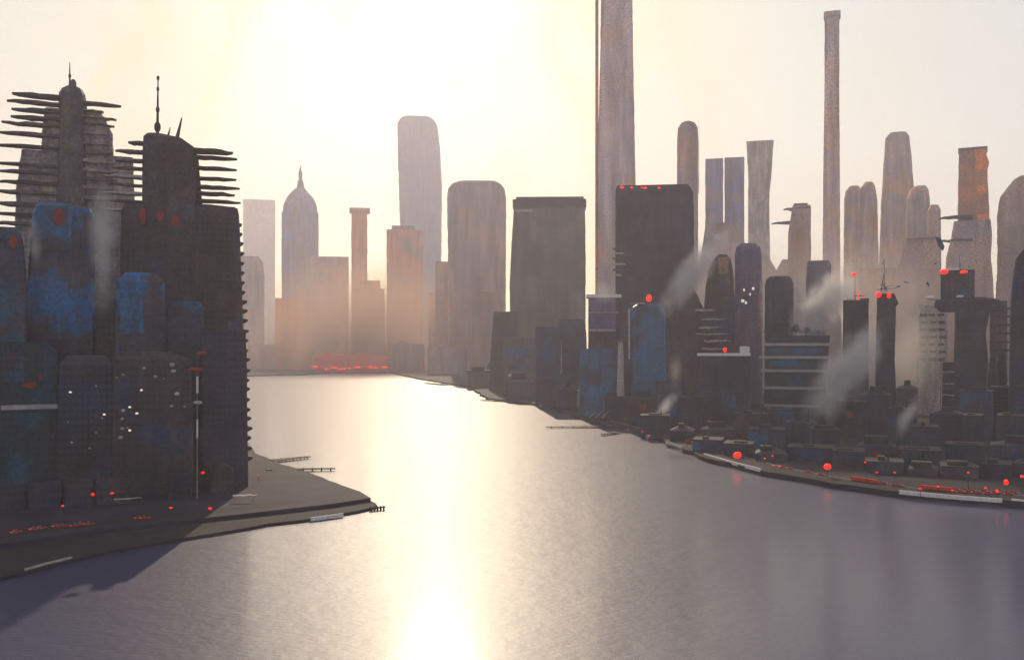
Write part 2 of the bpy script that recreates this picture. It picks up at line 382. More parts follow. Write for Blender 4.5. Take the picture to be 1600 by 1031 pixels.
# ---------------------------------------------------------------- far skyline
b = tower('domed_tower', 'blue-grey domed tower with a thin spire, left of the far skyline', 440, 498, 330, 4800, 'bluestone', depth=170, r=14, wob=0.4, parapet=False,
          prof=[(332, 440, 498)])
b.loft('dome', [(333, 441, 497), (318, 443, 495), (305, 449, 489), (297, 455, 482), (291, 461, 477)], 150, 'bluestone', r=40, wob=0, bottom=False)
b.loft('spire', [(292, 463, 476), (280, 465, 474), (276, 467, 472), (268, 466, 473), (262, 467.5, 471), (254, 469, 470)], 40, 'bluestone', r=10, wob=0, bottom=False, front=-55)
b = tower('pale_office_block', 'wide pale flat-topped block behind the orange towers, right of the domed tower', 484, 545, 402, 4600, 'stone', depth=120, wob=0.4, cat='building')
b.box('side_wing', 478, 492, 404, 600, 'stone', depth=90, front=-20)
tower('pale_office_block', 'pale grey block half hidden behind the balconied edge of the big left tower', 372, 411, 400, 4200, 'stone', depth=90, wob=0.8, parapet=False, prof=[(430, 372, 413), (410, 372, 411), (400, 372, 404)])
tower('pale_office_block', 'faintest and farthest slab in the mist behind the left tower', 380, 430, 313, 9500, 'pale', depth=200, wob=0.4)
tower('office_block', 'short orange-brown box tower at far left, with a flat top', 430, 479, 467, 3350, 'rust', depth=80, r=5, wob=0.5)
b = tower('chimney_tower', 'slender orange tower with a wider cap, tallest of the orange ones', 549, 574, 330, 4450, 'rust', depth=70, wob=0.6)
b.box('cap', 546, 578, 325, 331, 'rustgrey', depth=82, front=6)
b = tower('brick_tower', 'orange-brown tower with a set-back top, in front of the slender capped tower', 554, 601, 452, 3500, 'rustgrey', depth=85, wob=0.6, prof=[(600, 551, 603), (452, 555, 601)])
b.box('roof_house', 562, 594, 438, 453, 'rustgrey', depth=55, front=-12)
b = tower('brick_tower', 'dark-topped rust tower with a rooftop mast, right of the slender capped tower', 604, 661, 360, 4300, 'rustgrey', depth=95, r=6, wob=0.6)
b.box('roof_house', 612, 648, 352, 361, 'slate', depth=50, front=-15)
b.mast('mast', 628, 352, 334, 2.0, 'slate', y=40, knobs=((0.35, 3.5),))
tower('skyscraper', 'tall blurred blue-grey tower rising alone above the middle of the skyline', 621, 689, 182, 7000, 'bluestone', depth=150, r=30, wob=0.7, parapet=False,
      prof=[(600, 628, 690), (400, 627, 690), (290, 623, 691), (230, 621, 688), (192, 621, 683), (184, 625, 677), (180, 630, 672)])
tower('slim_tower', 'small narrow orange tower left of the broad grey round-cornered tower', 670, 690, 458, 3300, 'rust', depth=45, wob=0.6)
tower('pale_office_block', 'pale pinkish block at the left foot of the broad round-cornered tower', 680, 735, 410, 3250, 'stone', depth=80, wob=0.5, cat='building')
tower('broad_tower', 'broad grey tower with rounded top corners, just left of centre', 699, 790, 284, 3150, 'taupe', depth=110, r=18, wob=0.8, parapet=False,
      prof=[(610, 700, 790), (400, 700, 791), (310, 698, 791), (294, 700, 789), (286, 706, 783), (281, 716, 776)])
tower('office_block', 'grey mid-height block at the right foot of the broad round-cornered tower', 737, 778, 457, 2350, 'taupe', depth=60, wob=0.6)
for i, (a, c, t, d, mt, lb) in enumerate([
        (388, 432, 540, 3250, 'stone', 'low hazy block on the far shore beside the left tower'),
        (436, 490, 548, 3150, 'rustgrey', 'low long rust-grey warehouse on the far shore under the short orange box tower'),
        (492, 540, 556, 2835, 'red_glow_wall', 'low red-orange shed on the far shore, left half of the red waterfront'),
        (542, 606, 558, 2835, 'red_glow_wall', 'low red-orange shed on the far shore, right half of the red waterfront'),
        (608, 664, 538, 3000, 'stone', 'low pale block on the far shore below the dark-topped rust tower'),
        (668, 730, 544, 2600, 'taupe', 'low taupe block where the right bank meets the far shore')]):
    bb = tower('warehouse', lb, a, c, t, d, mt, depth=50, cat='warehouse', wob=0.6)
    bb.box('roof_house', a + (c - a) * 0.25, a + (c - a) * 0.5, t - 5, t, mt, depth=14, front=-10)
bb = B('red_glow_strip', 'added strip of glowing red balls for the reddish glow along the far shoreline under the orange towers', 550, 2775, 'glow strip', base=G)
for i in range(9):
    x = 494 + i * 13.5 + random.uniform(-3, 3)
    bb.ball('lamp', x, 574 + random.uniform(-1.5, 2.5), 3.2, 'beacon', sx=random.uniform(1.5, 4), sz=0.6)  # added glowing balls, no real lamps: they stand for the shoreline's reddish glow
bb.box('rail', 490, 610, 577.5, 579, 'dull_red', depth=4, front=0)

# supertalls
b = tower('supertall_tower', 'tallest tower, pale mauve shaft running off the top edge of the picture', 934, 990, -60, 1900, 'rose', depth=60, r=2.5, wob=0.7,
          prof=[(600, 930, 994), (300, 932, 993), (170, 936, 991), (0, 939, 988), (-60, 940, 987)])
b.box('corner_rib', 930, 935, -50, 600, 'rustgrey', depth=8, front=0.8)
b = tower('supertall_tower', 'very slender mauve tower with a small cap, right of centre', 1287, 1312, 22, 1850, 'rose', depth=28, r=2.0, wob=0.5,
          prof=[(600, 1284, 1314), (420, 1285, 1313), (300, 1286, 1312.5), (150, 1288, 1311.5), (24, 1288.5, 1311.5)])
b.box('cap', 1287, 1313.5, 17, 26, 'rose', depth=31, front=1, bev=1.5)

# ---------------------------------------------------------------- right-hand back rows
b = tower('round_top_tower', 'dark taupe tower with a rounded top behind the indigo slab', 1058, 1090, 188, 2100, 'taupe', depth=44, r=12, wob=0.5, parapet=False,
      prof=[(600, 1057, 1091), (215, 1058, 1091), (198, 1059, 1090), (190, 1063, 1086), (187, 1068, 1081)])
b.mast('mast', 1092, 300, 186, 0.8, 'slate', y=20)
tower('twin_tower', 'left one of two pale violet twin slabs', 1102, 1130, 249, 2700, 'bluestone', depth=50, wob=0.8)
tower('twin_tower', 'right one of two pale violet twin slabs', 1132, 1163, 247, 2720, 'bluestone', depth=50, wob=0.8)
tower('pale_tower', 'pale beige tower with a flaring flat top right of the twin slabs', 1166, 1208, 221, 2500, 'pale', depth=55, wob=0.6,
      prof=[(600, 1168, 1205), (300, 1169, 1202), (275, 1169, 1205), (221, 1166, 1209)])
b = tower('ledge_tower', 'grey tower with curved ledges sticking out to its left', 1234, 1266, 322, 2000, 'taupe', depth=40, wob=0.6, prof=[(600, 1230, 1268), (365, 1231, 1267), (322, 1238, 1267)])
b.box('roof_house', 1240, 1262, 317, 323, 'slate', depth=24, front=-6)
b.slab(1266, 1224, 326, 9, 'slate', depth=34, tip='R', name='ledge'); b.slab(1262, 1205, 347, 8, 'slate', depth=34, tip='R', name='ledge')
tower('lobed_tower', 'pale building with two rounded humps on its top, right of the slender tower', 1320, 1346, 290, 2500, 'stone', depth=50, r=16, wob=0.5, parapet=False,
      prof=[(600, 1316, 1348), (310, 1319, 1347), (296, 1321, 1346), (289, 1327, 1342)]).loft('second_hump', [(600, 1340, 1376), (315, 1343, 1371), (292, 1345, 1368), (284, 1351, 1364)], 46, 'stone', r=14)
tower('tapered_tower', 'tall pale peach tower that widens to its base, between the humped blocks', 1382, 1428, 206, 2700, 'stone', depth=60, r=10, wob=0.6, parapet=False,
      prof=[(600, 1366, 1440), (430, 1372, 1434), (320, 1376, 1430), (240, 1381, 1424), (212, 1383, 1421), (204, 1390, 1416)])
tower('lobed_tower', 'pale pink building with one rounded hump, right of the tapered tower', 1414, 1453, 290, 2350, 'stone', depth=44, r=14, wob=0.6, parapet=False,
      prof=[(600, 1410, 1454), (310, 1416, 1453), (296, 1421, 1451), (289, 1429, 1447)])
tower('round_top_tower', 'small grey round-topped tower left of the rust-edged tower', 1448, 1470, 318, 2100, 'taupe', depth=34, r=9, wob=0.6, parapet=False, prof=[(600, 1446, 1472), (328, 1449, 1470), (319, 1453, 1466)])
b = tower('rust_edged_tower', 'dark tower whose right side is flaked rust-red, near the right edge', 1496, 1544, 234, 1750, 'rustgrey', depth=38, wob=0.8, prof=[(600, 1494, 1546), (340, 1496, 1546), (234, 1498, 1541)])
b.box('roof_plate', 1497, 1543, 230, 235, 'slate', depth=36, front=-0.5)
b.loft('rust_side', [(372, 1532, 1545), (350, 1528, 1546), (318, 1527, 1541), (300, 1524, 1545), (276, 1526, 1541), (255, 1523, 1545), (234, 1522, 1541)], 30, 'rust', r=1, wob=3.2, front=1.5, bottom=False)
b = tower('bulging_block', 'rust and grey block with a lumpy rounded top at the right edge', 1562, 1606, 274, 1650, 'taupe', depth=40, r=12, wob=1.4, parapet=False,
      prof=[(600, 1556, 1640), (335, 1558, 1640), (305, 1562, 1640), (290, 1574, 1636), (278, 1584, 1628), (273, 1594, 1616)])
tower('broad_block', 'grey-pink block under the bulging block at the right edge', 1562, 1640, 352, 1520, 'taupe', depth=50, wob=1.2, parapet=False, prof=[(620, 1552, 1650), (440, 1556, 1650), (400, 1568, 1650), (352, 1560, 1650)])
b = tower('broad_block', 'mid-grey block with left-hand ledges, below the rust-edged tower', 1486, 1546, 345, 1500, 'taupe', depth=50, wob=1.0, parapet=False, prof=[(620, 1470, 1556), (440, 1476, 1552), (400, 1478, 1548), (372, 1486, 1550), (344, 1490, 1548)])
b.slab(1520, 1467, 337, 8, 'slate', depth=40, name='ledge'); b.slab(1520, 1466, 374, 7, 'slate', depth=40, name='ledge'); b.box('roof_house', 1500, 1520, 336, 346, 'slate', depth=20, front=-8)
tower('office_block', 'taupe block with a wavy roofline behind the violet tower', 1090, 1222, 400, 1750, 'taupe', depth=60, wob=1.0, parapet=False,
      prof=[(620, 1088, 1226), (470, 1088, 1224), (430, 1090, 1216), (400, 1094, 1200), (376, 1098, 1160), (345, 1102, 1140)])
tower('office_block', 'grey-brown block in the mist right of the wavy-roofed taupe one', 1208, 1262, 432, 1900, 'taupe', depth=50, wob=1.0, parapet=False, prof=[(620, 1204, 1266), (450, 1206, 1262), (420, 1214, 1250), (404, 1222, 1240)])
tower('misty_block', 'pale misty building behind the tower with the two red lamps', 1330, 1400, 420, 1750, 'stone', depth=50, wob=0.8, prof=[(620, 1316, 1420), (420, 1330, 1400)])
tower('misty_block', 'pale misty block between the two-lamp tower and the T-shaped tower', 1398, 1468, 372, 1650, 'taupe', depth=45, wob=0.8, prof=[(620, 1396, 1474), (430, 1398, 1470), (372, 1416, 1462)])
tower('misty_block', 'violet-grey block seen between the two dark round towers, behind steam', 1240, 1262, 470, 1500, 'taupe', depth=35, wob=0.8, prof=[(620, 1236, 1318), (500, 1240, 1314), (470, 1244, 1300)])

# ---------------------------------------------------------------- middle row
b = tower('crowned_tower', 'large brown-grey tower with a dark flat crown in the centre', 800, 915, 324, 1850, 'slate2', depth=70, wob=0.5, parapet=False,
      prof=[(620, 798, 915), (450, 796, 915), (380, 799, 915), (324, 803, 914)])
b.box('crown', 801, 916, 311, 325, 'charcoal', depth=73, front=1.5, bev=1.2); b.box('crown_recess', 806, 912, 307, 312, 'charcoal', depth=60, front=-4)
b.box('light_band', 804, 832, 327, 331, 'concrete', depth=2, front=0.8)
tower('dark_block', 'narrow charcoal block at the left foot of the crowned tower', 771, 809, 488, 1650, 'charcoal', depth=32, wob=0.6, prof=[(640, 764, 812), (560, 766, 810), (488, 771, 809)])
b = tower('banded_block', 'low block with blue window bands and a white ledge on the centre bank', 786, 842, 528, 1520, 'slate', depth=30, wob=0.4, cat='building')
for y in (543, 552, 571): b.box('blue_band', 790 + (y - 543) * 0.2, 828, y, y + 7, 'blue', depth=2, front=0.7)
b.box('white_ledge', 794, 822, 584, 588, 'white', depth=3, front=2.0)
tower('dark_block', 'small dark hut with a rounded top at the waterside left of the charcoal block', 761, 780, 562, 1950, 'charcoal', depth=18, r=7, wob=0.4, parapet=False, prof=[(600, 760, 781), (572, 761, 780), (564, 764, 777)])
tower('navy_block', 'navy and grey block in front of the right half of the crowned tower', 866, 916, 494, 1330, 'navy', depth=35, wob=0.6, prof=[(650, 864, 918), (520, 868, 916), (500, 872, 912)])
b = tower('navy_block', 'lower navy block left of the white pipe on the centre bank', 836, 880, 512, 1270, 'navy', depth=32, wob=0.6)
b.mast('white_pipe', 877, 582, 530, 1.1, 'concrete', y=-1.5, x1=877)
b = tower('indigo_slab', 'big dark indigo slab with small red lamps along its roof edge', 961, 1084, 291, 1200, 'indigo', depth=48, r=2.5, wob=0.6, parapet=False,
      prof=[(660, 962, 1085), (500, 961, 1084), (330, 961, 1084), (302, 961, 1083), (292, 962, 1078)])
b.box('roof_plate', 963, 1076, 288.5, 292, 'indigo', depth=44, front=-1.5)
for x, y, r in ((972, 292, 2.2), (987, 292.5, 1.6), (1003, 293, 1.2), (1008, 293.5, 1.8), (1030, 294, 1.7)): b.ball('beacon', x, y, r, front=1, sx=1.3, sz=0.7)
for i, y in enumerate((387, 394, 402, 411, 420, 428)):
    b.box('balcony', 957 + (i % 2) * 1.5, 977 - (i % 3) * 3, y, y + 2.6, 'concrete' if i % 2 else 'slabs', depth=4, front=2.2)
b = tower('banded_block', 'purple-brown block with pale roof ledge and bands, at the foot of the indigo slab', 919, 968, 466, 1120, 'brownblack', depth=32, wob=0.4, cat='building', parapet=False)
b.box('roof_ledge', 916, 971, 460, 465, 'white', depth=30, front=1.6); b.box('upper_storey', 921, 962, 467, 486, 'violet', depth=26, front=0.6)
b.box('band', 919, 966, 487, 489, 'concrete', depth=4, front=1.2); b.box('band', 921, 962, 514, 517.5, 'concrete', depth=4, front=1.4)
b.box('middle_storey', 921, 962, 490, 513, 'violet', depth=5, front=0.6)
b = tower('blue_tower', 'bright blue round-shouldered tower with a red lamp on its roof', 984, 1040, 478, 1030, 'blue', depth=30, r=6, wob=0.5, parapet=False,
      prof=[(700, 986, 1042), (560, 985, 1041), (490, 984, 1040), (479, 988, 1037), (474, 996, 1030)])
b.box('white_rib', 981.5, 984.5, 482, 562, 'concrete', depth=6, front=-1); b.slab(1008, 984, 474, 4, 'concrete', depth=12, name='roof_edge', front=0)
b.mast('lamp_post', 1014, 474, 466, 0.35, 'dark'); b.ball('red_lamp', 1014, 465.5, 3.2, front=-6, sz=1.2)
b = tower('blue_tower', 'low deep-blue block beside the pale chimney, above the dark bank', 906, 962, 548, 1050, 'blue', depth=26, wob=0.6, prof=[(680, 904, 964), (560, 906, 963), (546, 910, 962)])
b.box('roof_house', 925, 945, 541, 548, 'navy', depth=10, front=-4)
b = B('chimney', 'pale grey chimney standing between the two blue blocks', 969, 1010, 'chimney')
b.loft('stack', [(640, 963, 976), (560, 965, 974.5), (534, 966, 973)], 7.5, 'concrete', r=3, wob=0.2); b.box('rim', 965, 974, 531, 535, 'slate', depth=7.5, front=0.3)
b = tower('stepped_tower', 'dark brown tower stepping down to the right with pale broken ledges', 1040, 1110, 470, 1110, 'brownblack', depth=36, wob=1.0, parapet=False,
      prof=[(690, 1040, 1152), (555, 1042, 1135), (520, 1044, 1118), (492, 1046, 1106), (470, 1056, 1094), (452, 1064, 1086)])
for i, (a, c, y) in enumerate(((1086, 1118, 485), (1096, 1132, 499), (1092, 1128, 512), (1088, 1138, 522), (1100, 1142, 533), (1096, 1134, 545))):
    b.slab(a, c, y, 5 - (i % 2), 'pale' if i % 2 == 0 else 'concrete', depth=12, name='ledge', front=6.5)
tower('dark_tower', 'near-black tower with a rust patch, between the steam and the violet tower', 1108, 1146, 400, 1230, 'brownblack', depth=32, r=5, wob=1.0, parapet=False,
      prof=[(690, 1098, 1150), (470, 1100, 1148), (420, 1106, 1146), (404, 1114, 1142), (396, 1122, 1136)]).box('rust_patch', 1122, 1138, 402, 428, 'rustgrey', depth=2, front=0.8)
b = tower('violet_tower', 'violet-grey tower with a pale strip down its right edge', 1148, 1190, 382, 1260, 'violet', depth=34, r=5, wob=0.6, parapet=False, prof=[(690, 1146, 1192), (400, 1148, 1190), (386, 1150, 1188), (379, 1156, 1180)])
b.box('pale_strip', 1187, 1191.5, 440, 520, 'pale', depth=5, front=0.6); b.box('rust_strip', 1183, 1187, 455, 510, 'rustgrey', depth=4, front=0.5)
for x, y, ww in ((1161, 451, 3), (1175, 449, 3.5), (1158, 468, 5), (1164, 471, 3), (1171, 458, 2)): b.box('lit_window', x, x + ww, y, y + 4, 'lit', depth=1.5, front=0.5)
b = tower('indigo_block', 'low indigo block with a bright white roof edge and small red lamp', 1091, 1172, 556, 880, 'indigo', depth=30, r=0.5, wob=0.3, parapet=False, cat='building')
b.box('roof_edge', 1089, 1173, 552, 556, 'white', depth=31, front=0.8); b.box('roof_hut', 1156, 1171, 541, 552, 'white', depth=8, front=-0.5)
b.ball('red_lamp', 1133, 546.5, 1.8, front=0, sz=1.3); b.box('window_panel', 1130, 1150, 615, 636, 'blue', depth=1, front=0.4)
b.mast('lamp_post', 1133, 552, 547, 0.3, 'dark', y=0)
b = tower('striped_terrace_block', 'dark teal block with five pale horizontal bands and trees on its roof', 1197, 1294, 524, 930, 'teal', depth=34, wob=0.3, parapet=False, prof=[(700, 1192, 1290), (600, 1194, 1290), (524, 1197, 1297)])
for i, y in enumerate((536, 556, 577, 604, 632)): b.box('pale_band', 1194 - (i == 1) * 8 - (i == 2) * 6, 1298 - i * 4, y, y + 4.2, 'concrete', depth=6, front=1.6)
for i, y in enumerate((542, 562, 584, 612)): b.box('blue_window_row', 1200 + i * 2, 1286 - i * 5, y + 2, y + 10, 'blue' if i < 2 else 'teal', depth=1, front=0.5)
tower('violet_round_tower', 'dark violet tower with rounded shoulders rising behind the rooftop trees', 1195, 1240, 434, 1170, 'indigo', depth=30, r=8, wob=0.4, parapet=False, cat='tower', prof=[(690, 1194, 1241), (445, 1195, 1240), (436, 1197, 1238), (431, 1202, 1234)])
tower('violet_round_tower', 'mauve-grey tower with a cut lower right corner, left of the slender tower foot', 1260, 1298, 408, 1330, 'violet', depth=30, r=5, wob=0.5, parapet=False, cat='tower', prof=[(690, 1258, 1290), (480, 1258, 1290), (455, 1259, 1297), (416, 1260, 1299), (407, 1262, 1296)])
b = tower('mast_tower', 'dark violet tower with a thin red-tipped mast and a tilted red rod', 1317, 1357, 470, 980, 'indigo', depth=24, wob=0.6, prof=[(690, 1316, 1358), (470, 1317, 1357)])
b.box('white_coping', 1322, 1334, 466, 468, 'white', depth=6, front=0.5); b.box('roof_hut', 1344, 1358, 466, 474, 'slate', depth=10, front=-2)
b.mast('mast', 1336, 468, 430, 0.5, 'steel_blue', y=4); b.ball('red_tip', 1335, 428, 1.6, front=-4, sx=1.7); b.mast('red_rod', 1342, 469, 450, 0.9, 'beacon', x1=1339, y=2)
b.slab(1334, 1352, 462, 2.5, 'steel_blue', depth=2, name='aerial', front=-4)
b = tower('lamp_tower', 'dark square tower with two round red lamps and a blue rooftop crane', 1370, 1398, 460, 930, 'charcoal', depth=22, wob=0.5, prof=[(700, 1367, 1402), (560, 1368, 1398), (478, 1370, 1400), (474, 1370, 1404), (460, 1370, 1398)])
b.box('white_coping', 1374, 1390, 456, 458.6, 'white', depth=10, front=0.5)
b.ball('red_lamp', 1372.5, 460.5, 2.7, front=0.8, sz=1.1); b.ball('red_lamp', 1389, 462, 2.1, front=0.8, sz=1.2)
bm = bmesh.new()
for (p, q, r) in (((1376, 458), (1381, 428), .5), ((1388, 458), (1379, 440), .45), ((1373, 452), (1392, 446), .4), ((1376, 443), (1386, 450), .4), ((1383, 456), (1381, 404), .35), ((1370, 452), (1400, 450), .35), ((1378, 412), (1383, 405), .5)):
    addtube(bm, (b.X(p[0]), 5, b.Zp(p[1])), (b.X(q[0]), 5, b.Zp(q[1])), r, r * 0.7)
link('rooftop_crane', bm, 'steel_blue', b.o)
b = tower('T_shaped_tower'.lower(), 'dark T-shaped tower with an overhanging top and a brown box above it', 1490, 1546, 480, 940, 'charcoal', depth=34, wob=0.7, parapet=False, prof=[(720, 1488, 1548), (560, 1490, 1544), (520, 1491, 1540), (480, 1492, 1548)])
b.loft('overhang', [(486, 1468, 1566), (478, 1458, 1572), (468, 1460, 1560), (464, 1474, 1540)], 36, 'indigo', r=4, wob=0.5, bottom=False, front=1)
b.box('top_box', 1469, 1523, 421, 465, 'brownblack', depth=26, front=-3); b.ball('red_lamp', 1474.5, 423, 2.6, front=-2, sx=1.5); b.ball('red_lamp', 1506, 424.5, 2.2, front=-2, sx=1.7, sz=0.7)
b.box('white_coping', 1478, 1499, 417, 421, 'white', depth=8, front=-4); b.mast('mast', 1500, 421, 396, 0.5, 'steel_blue', x1=1499, y=10); b.ball('white_dish', 1454, 464, 3.2, 'white', front=-4, sx=1.9, sz=0.7); b.ball('white_dish', 1500, 463, 2.4, 'white', front=2, sx=1.5, sz=0.6)
b = tower('striped_block', 'pale block with rows of dark dashed windows, left of the T-shaped tower', 1434, 1480, 478, 1060, 'pale', depth=22, wob=0.4, prof=[(700, 1428, 1482), (478, 1436, 1480)], cat='building')
for i in range(7):
    for j in range(3):
        x = 1437 + j * 14 + (i % 2) * 1.5; b.box('window_row', x, x + random.uniform(9, 12.5), 490 + i * 11.5, 494.5 + i * 11.5 + random.uniform(-1, 1), 'charcoal', depth=1, front=0.35)
b = tower('zigzag_block', 'narrow dark block with a stack of pale-edged ledges under the T-shaped tower', 1472, 1490, 566, 880, 'indigo', depth=16, wob=0.3, parapet=False)
for i in range(6): b.slab(1492, 1468 + i % 2 * 2, 572 + i * 9, 3.4, 'concrete' if i % 2 else 'slabs', depth=8, name='ledge', front=2.5)
b = tower('slatted_tower', 'grey tower with open floor slabs reaching toward the black right-edge tower', 1546, 1574, 470, 990, 'slate', depth=24, wob=0.8, parapet=False)
for i in range(6): b.slab(1545 + i % 2 * 5, 1582, 482 + i * 13, 5, 'slabs', depth=14, name='floor_slab', front=4, tip='L')
tower('black_tower', 'near-black tower cut off by the right edge of the picture', 1576, 1690, 392, 760, 'charcoal', depth=50, wob=0.6, parapet=False, prof=[(800, 1574, 1690), (480, 1577, 1690), (440, 1580, 1690), (402, 1586, 1690), (388, 1597, 1690)])
for i, (a, c, t, d) in enumerate(((1544, 1556, 560, 840), (1558, 1570, 545, 850))):
    tower('small_dark_tower', ('shorter' if i == 0 else 'taller') + ' of the two slim dark blocks between the T-shaped tower and the right-edge tower', a, c, t, d, 'indigo', depth=12, r=3, wob=0.8, prof=[(720, a - 4, c + 4), (t + 20, a - 2, c + 3), (t, a + 2, c - 2)])

# ---------------------------------------------------------------- low city along the right bank
LOW = [
 (836, 868, 596, 1260, 'charcoal', 'low charcoal shed on the bank below the lower navy block'),
 (868, 908, 602, 1160, 'brownblack', 'low brown shed on the bank left of the deep-blue block'),
 (905, 944, 612, 1060, 'navy', 'low navy shed right beneath the deep-blue block'),
 (944, 985, 622, 985, 'charcoal', 'low charcoal block at the foot of the pale chimney'),
 (985, 1028, 616, 930, 'brownblack', 'brown block with reddish stains below the bright blue tower'),
 (1024, 1066, 596, 930, 'navy', 'navy block where the small steam plume rises'),
 (1062, 1096, 622, 850, 'indigo', 'indigo block left of the white-edged block'),
 (1096, 1150, 664, 770, 'charcoal', 'low charcoal shed in front of the white-edged block'),
 (1146, 1198, 648, 780, 'brownblack', 'olive-brown block between the white-edged and the striped block'),
 (1170, 1226, 672, 715, 'navy', 'low navy shed with a pale roof line near the quay'),
 (1226, 1276, 654, 735, 'teal', 'teal block below the pale horizontal bands'),
 (1268, 1312, 672, 690, 'indigo', 'low indigo shed behind the larger round red lamp at the quay bend'),
 (1306, 1352, 628, 800, 'brownblack', 'reddish-brown block below the tower with the red-tipped mast'),
 (1346, 1392, 610, 830, 'charcoal', 'dark block at the foot of the two-lamp tower'),
 (1386, 1430, 640, 740, 'teal', 'dark teal block in front of the pale fog patch'),
 (1424, 1468, 668, 680, 'navy', 'navy block below the dashed-window block'),
 (1452, 1502, 640, 740, 'indigo', 'indigo gabled block below the zigzag ledges'),
 (1500, 1552, 612, 790, 'navy', 'wide navy block below the T-shaped tower'),
 (1546, 1610, 606, 800, 'indigo', 'dark blue wide block beneath the slatted tower'),
 (1340, 1400, 690, 640, 'charcoal', 'long low charcoal shed behind the row of red cars'),
 (1404, 1470, 704, 600, 'brownblack', 'low brown shed behind the long white quay wall'),
 (1476, 1540, 696, 610, 'charcoal', 'low charcoal shed near the right edge, behind the white quay wall'),
 (1546, 1640, 690, 620, 'navy', 'low navy shed at the right edge by the quay'),
 (1228, 1300, 700, 640, 'brownblack', 'lowest brown shed beside the quay road at the bend'),
 (1000, 1046, 650, 830, 'charcoal', 'dark shed on the bank bulge, left of the small bright steam plume foot'),
 (1046, 1084, 666, 775, 'indigo', 'indigo shed on the bank bulge, just right of the small bright steam plume foot'),
 (1082, 1128, 688, 700, 'navy', 'navy shed directly behind the larger big round lamp, to its left'),
 (1130, 1176, 694, 672, 'charcoal', 'charcoal shed directly behind the larger big round lamp'),
 (1180, 1232, 702, 640, 'indigo', 'flat indigo shed between the two big round red lamps'),
 (1300, 1350, 706, 612, 'brownblack', 'brown shed behind the three red vans at the bend'),
 (1352, 1412, 722, 580, 'navy', 'flat navy shed left of the large red van'),
 (1416, 1466, 728, 566, 'charcoal', 'flat charcoal shed directly behind the large red van'),
 (1470, 1530, 730, 560, 'brownblack', 'flat brown shed above the middle of the long white quay wall'),
 (1534, 1580, 726, 562, 'indigo', 'flat indigo shed behind the tilted red lamp'),
 (1582, 1650, 718, 566, 'charcoal', 'flat charcoal shed at the very right edge behind the lamps'),
 (1196, 1240, 640, 830, 'navy', 'navy block hiding the left foot of the striped terrace block'),
 (1300, 1330, 590, 900, 'slate', 'slim grey block in the steam at the foot of the red-tipped mast tower'),
 (1400, 1432, 600, 880, 'slate', 'slim grey block left of the dashed-window block'),
 (1504, 1534, 650, 720, 'teal', 'slim teal block below the lone high red lamp'),
 (1556, 1600, 650, 700, 'charcoal', 'tall charcoal block low at the right edge'),
 (790, 838, 590, 1380, 'slate', 'low grey block on the bank below the blue window bands'),
 (730, 772, 580, 1780, 'slate', 'low grey shed on the bank left of the rounded waterside hut')]
for i, (a, c, t, d, mt, lb) in enumerate(LOW):
    rr = random.Random(i * 7 + 1); hx = (c - a)
    pr = [(800, a, c), (t, a, c)]
    if i % 3 == 1: pr = [(800, a, c), (t + 7, a, c), (t - 1, a + hx * 0.48, c - hx * 0.48)]
    b = tower('waterfront_block', lb, a, c, t, d, mt, depth=24, wob=0.25, r=0.2, prof=pr, cat='building', parapet=False, turn=rr.uniform(-6, 6))
    if i % 3 != 1: b.box('parapet', a - 0.6, c + 0.6, t - 1.2, t + 0.8, 'dark', depth=25, front=0.5)
    b.box('roof_house', a + hx * rr.uniform(0.1, 0.4), a + hx * rr.uniform(0.5, 0.8), t - rr.uniform(3, 8), t + 3, 'dark', depth=8, front=-5)
    if i % 2 == 0: b.mast('chimney_pipe', a + hx * rr.uniform(0.2, 0.85), t + 3, t - rr.uniform(8, 15), 0.7, 'dark', y=4)
    if i % 3 == 0: b.box('awning', a + hx * 0.2, c - hx * 0.25, t + (785 - t) * 0.55, t + (785 - t) * 0.55 + 2.5, 'concrete', depth=3, front=2.6)
    if i in (4, 12, 19): redsign(b, a + hx * 0.3, a + hx * 0.6, t + 14, t + 26, 0.6)

# ---------------------------------------------------------------- the two big towers on the left bank
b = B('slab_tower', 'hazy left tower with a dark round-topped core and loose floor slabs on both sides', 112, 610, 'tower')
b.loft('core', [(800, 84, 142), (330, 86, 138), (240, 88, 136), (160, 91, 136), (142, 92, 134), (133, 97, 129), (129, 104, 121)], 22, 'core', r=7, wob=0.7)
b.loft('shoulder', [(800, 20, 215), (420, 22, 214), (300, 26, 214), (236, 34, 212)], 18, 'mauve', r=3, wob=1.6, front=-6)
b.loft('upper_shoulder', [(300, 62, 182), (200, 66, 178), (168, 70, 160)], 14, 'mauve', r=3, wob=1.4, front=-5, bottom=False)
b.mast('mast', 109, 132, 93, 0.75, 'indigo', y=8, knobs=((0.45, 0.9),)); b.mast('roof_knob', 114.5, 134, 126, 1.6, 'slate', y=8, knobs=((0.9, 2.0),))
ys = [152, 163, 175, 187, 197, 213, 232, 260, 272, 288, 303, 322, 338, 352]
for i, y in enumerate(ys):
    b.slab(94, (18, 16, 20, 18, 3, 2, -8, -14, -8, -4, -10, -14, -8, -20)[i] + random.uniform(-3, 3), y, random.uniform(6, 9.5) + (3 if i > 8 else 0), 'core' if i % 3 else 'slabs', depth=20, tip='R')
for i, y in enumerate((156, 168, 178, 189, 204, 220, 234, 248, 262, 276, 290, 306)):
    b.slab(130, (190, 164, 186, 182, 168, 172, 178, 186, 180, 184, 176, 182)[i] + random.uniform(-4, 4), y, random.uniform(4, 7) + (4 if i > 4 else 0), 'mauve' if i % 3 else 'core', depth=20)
b = B('slab_tower', 'big near-black right-hand tower of the left bank with cantilevered slabs and a serrated balconied edge', 300, 585, 'tower')
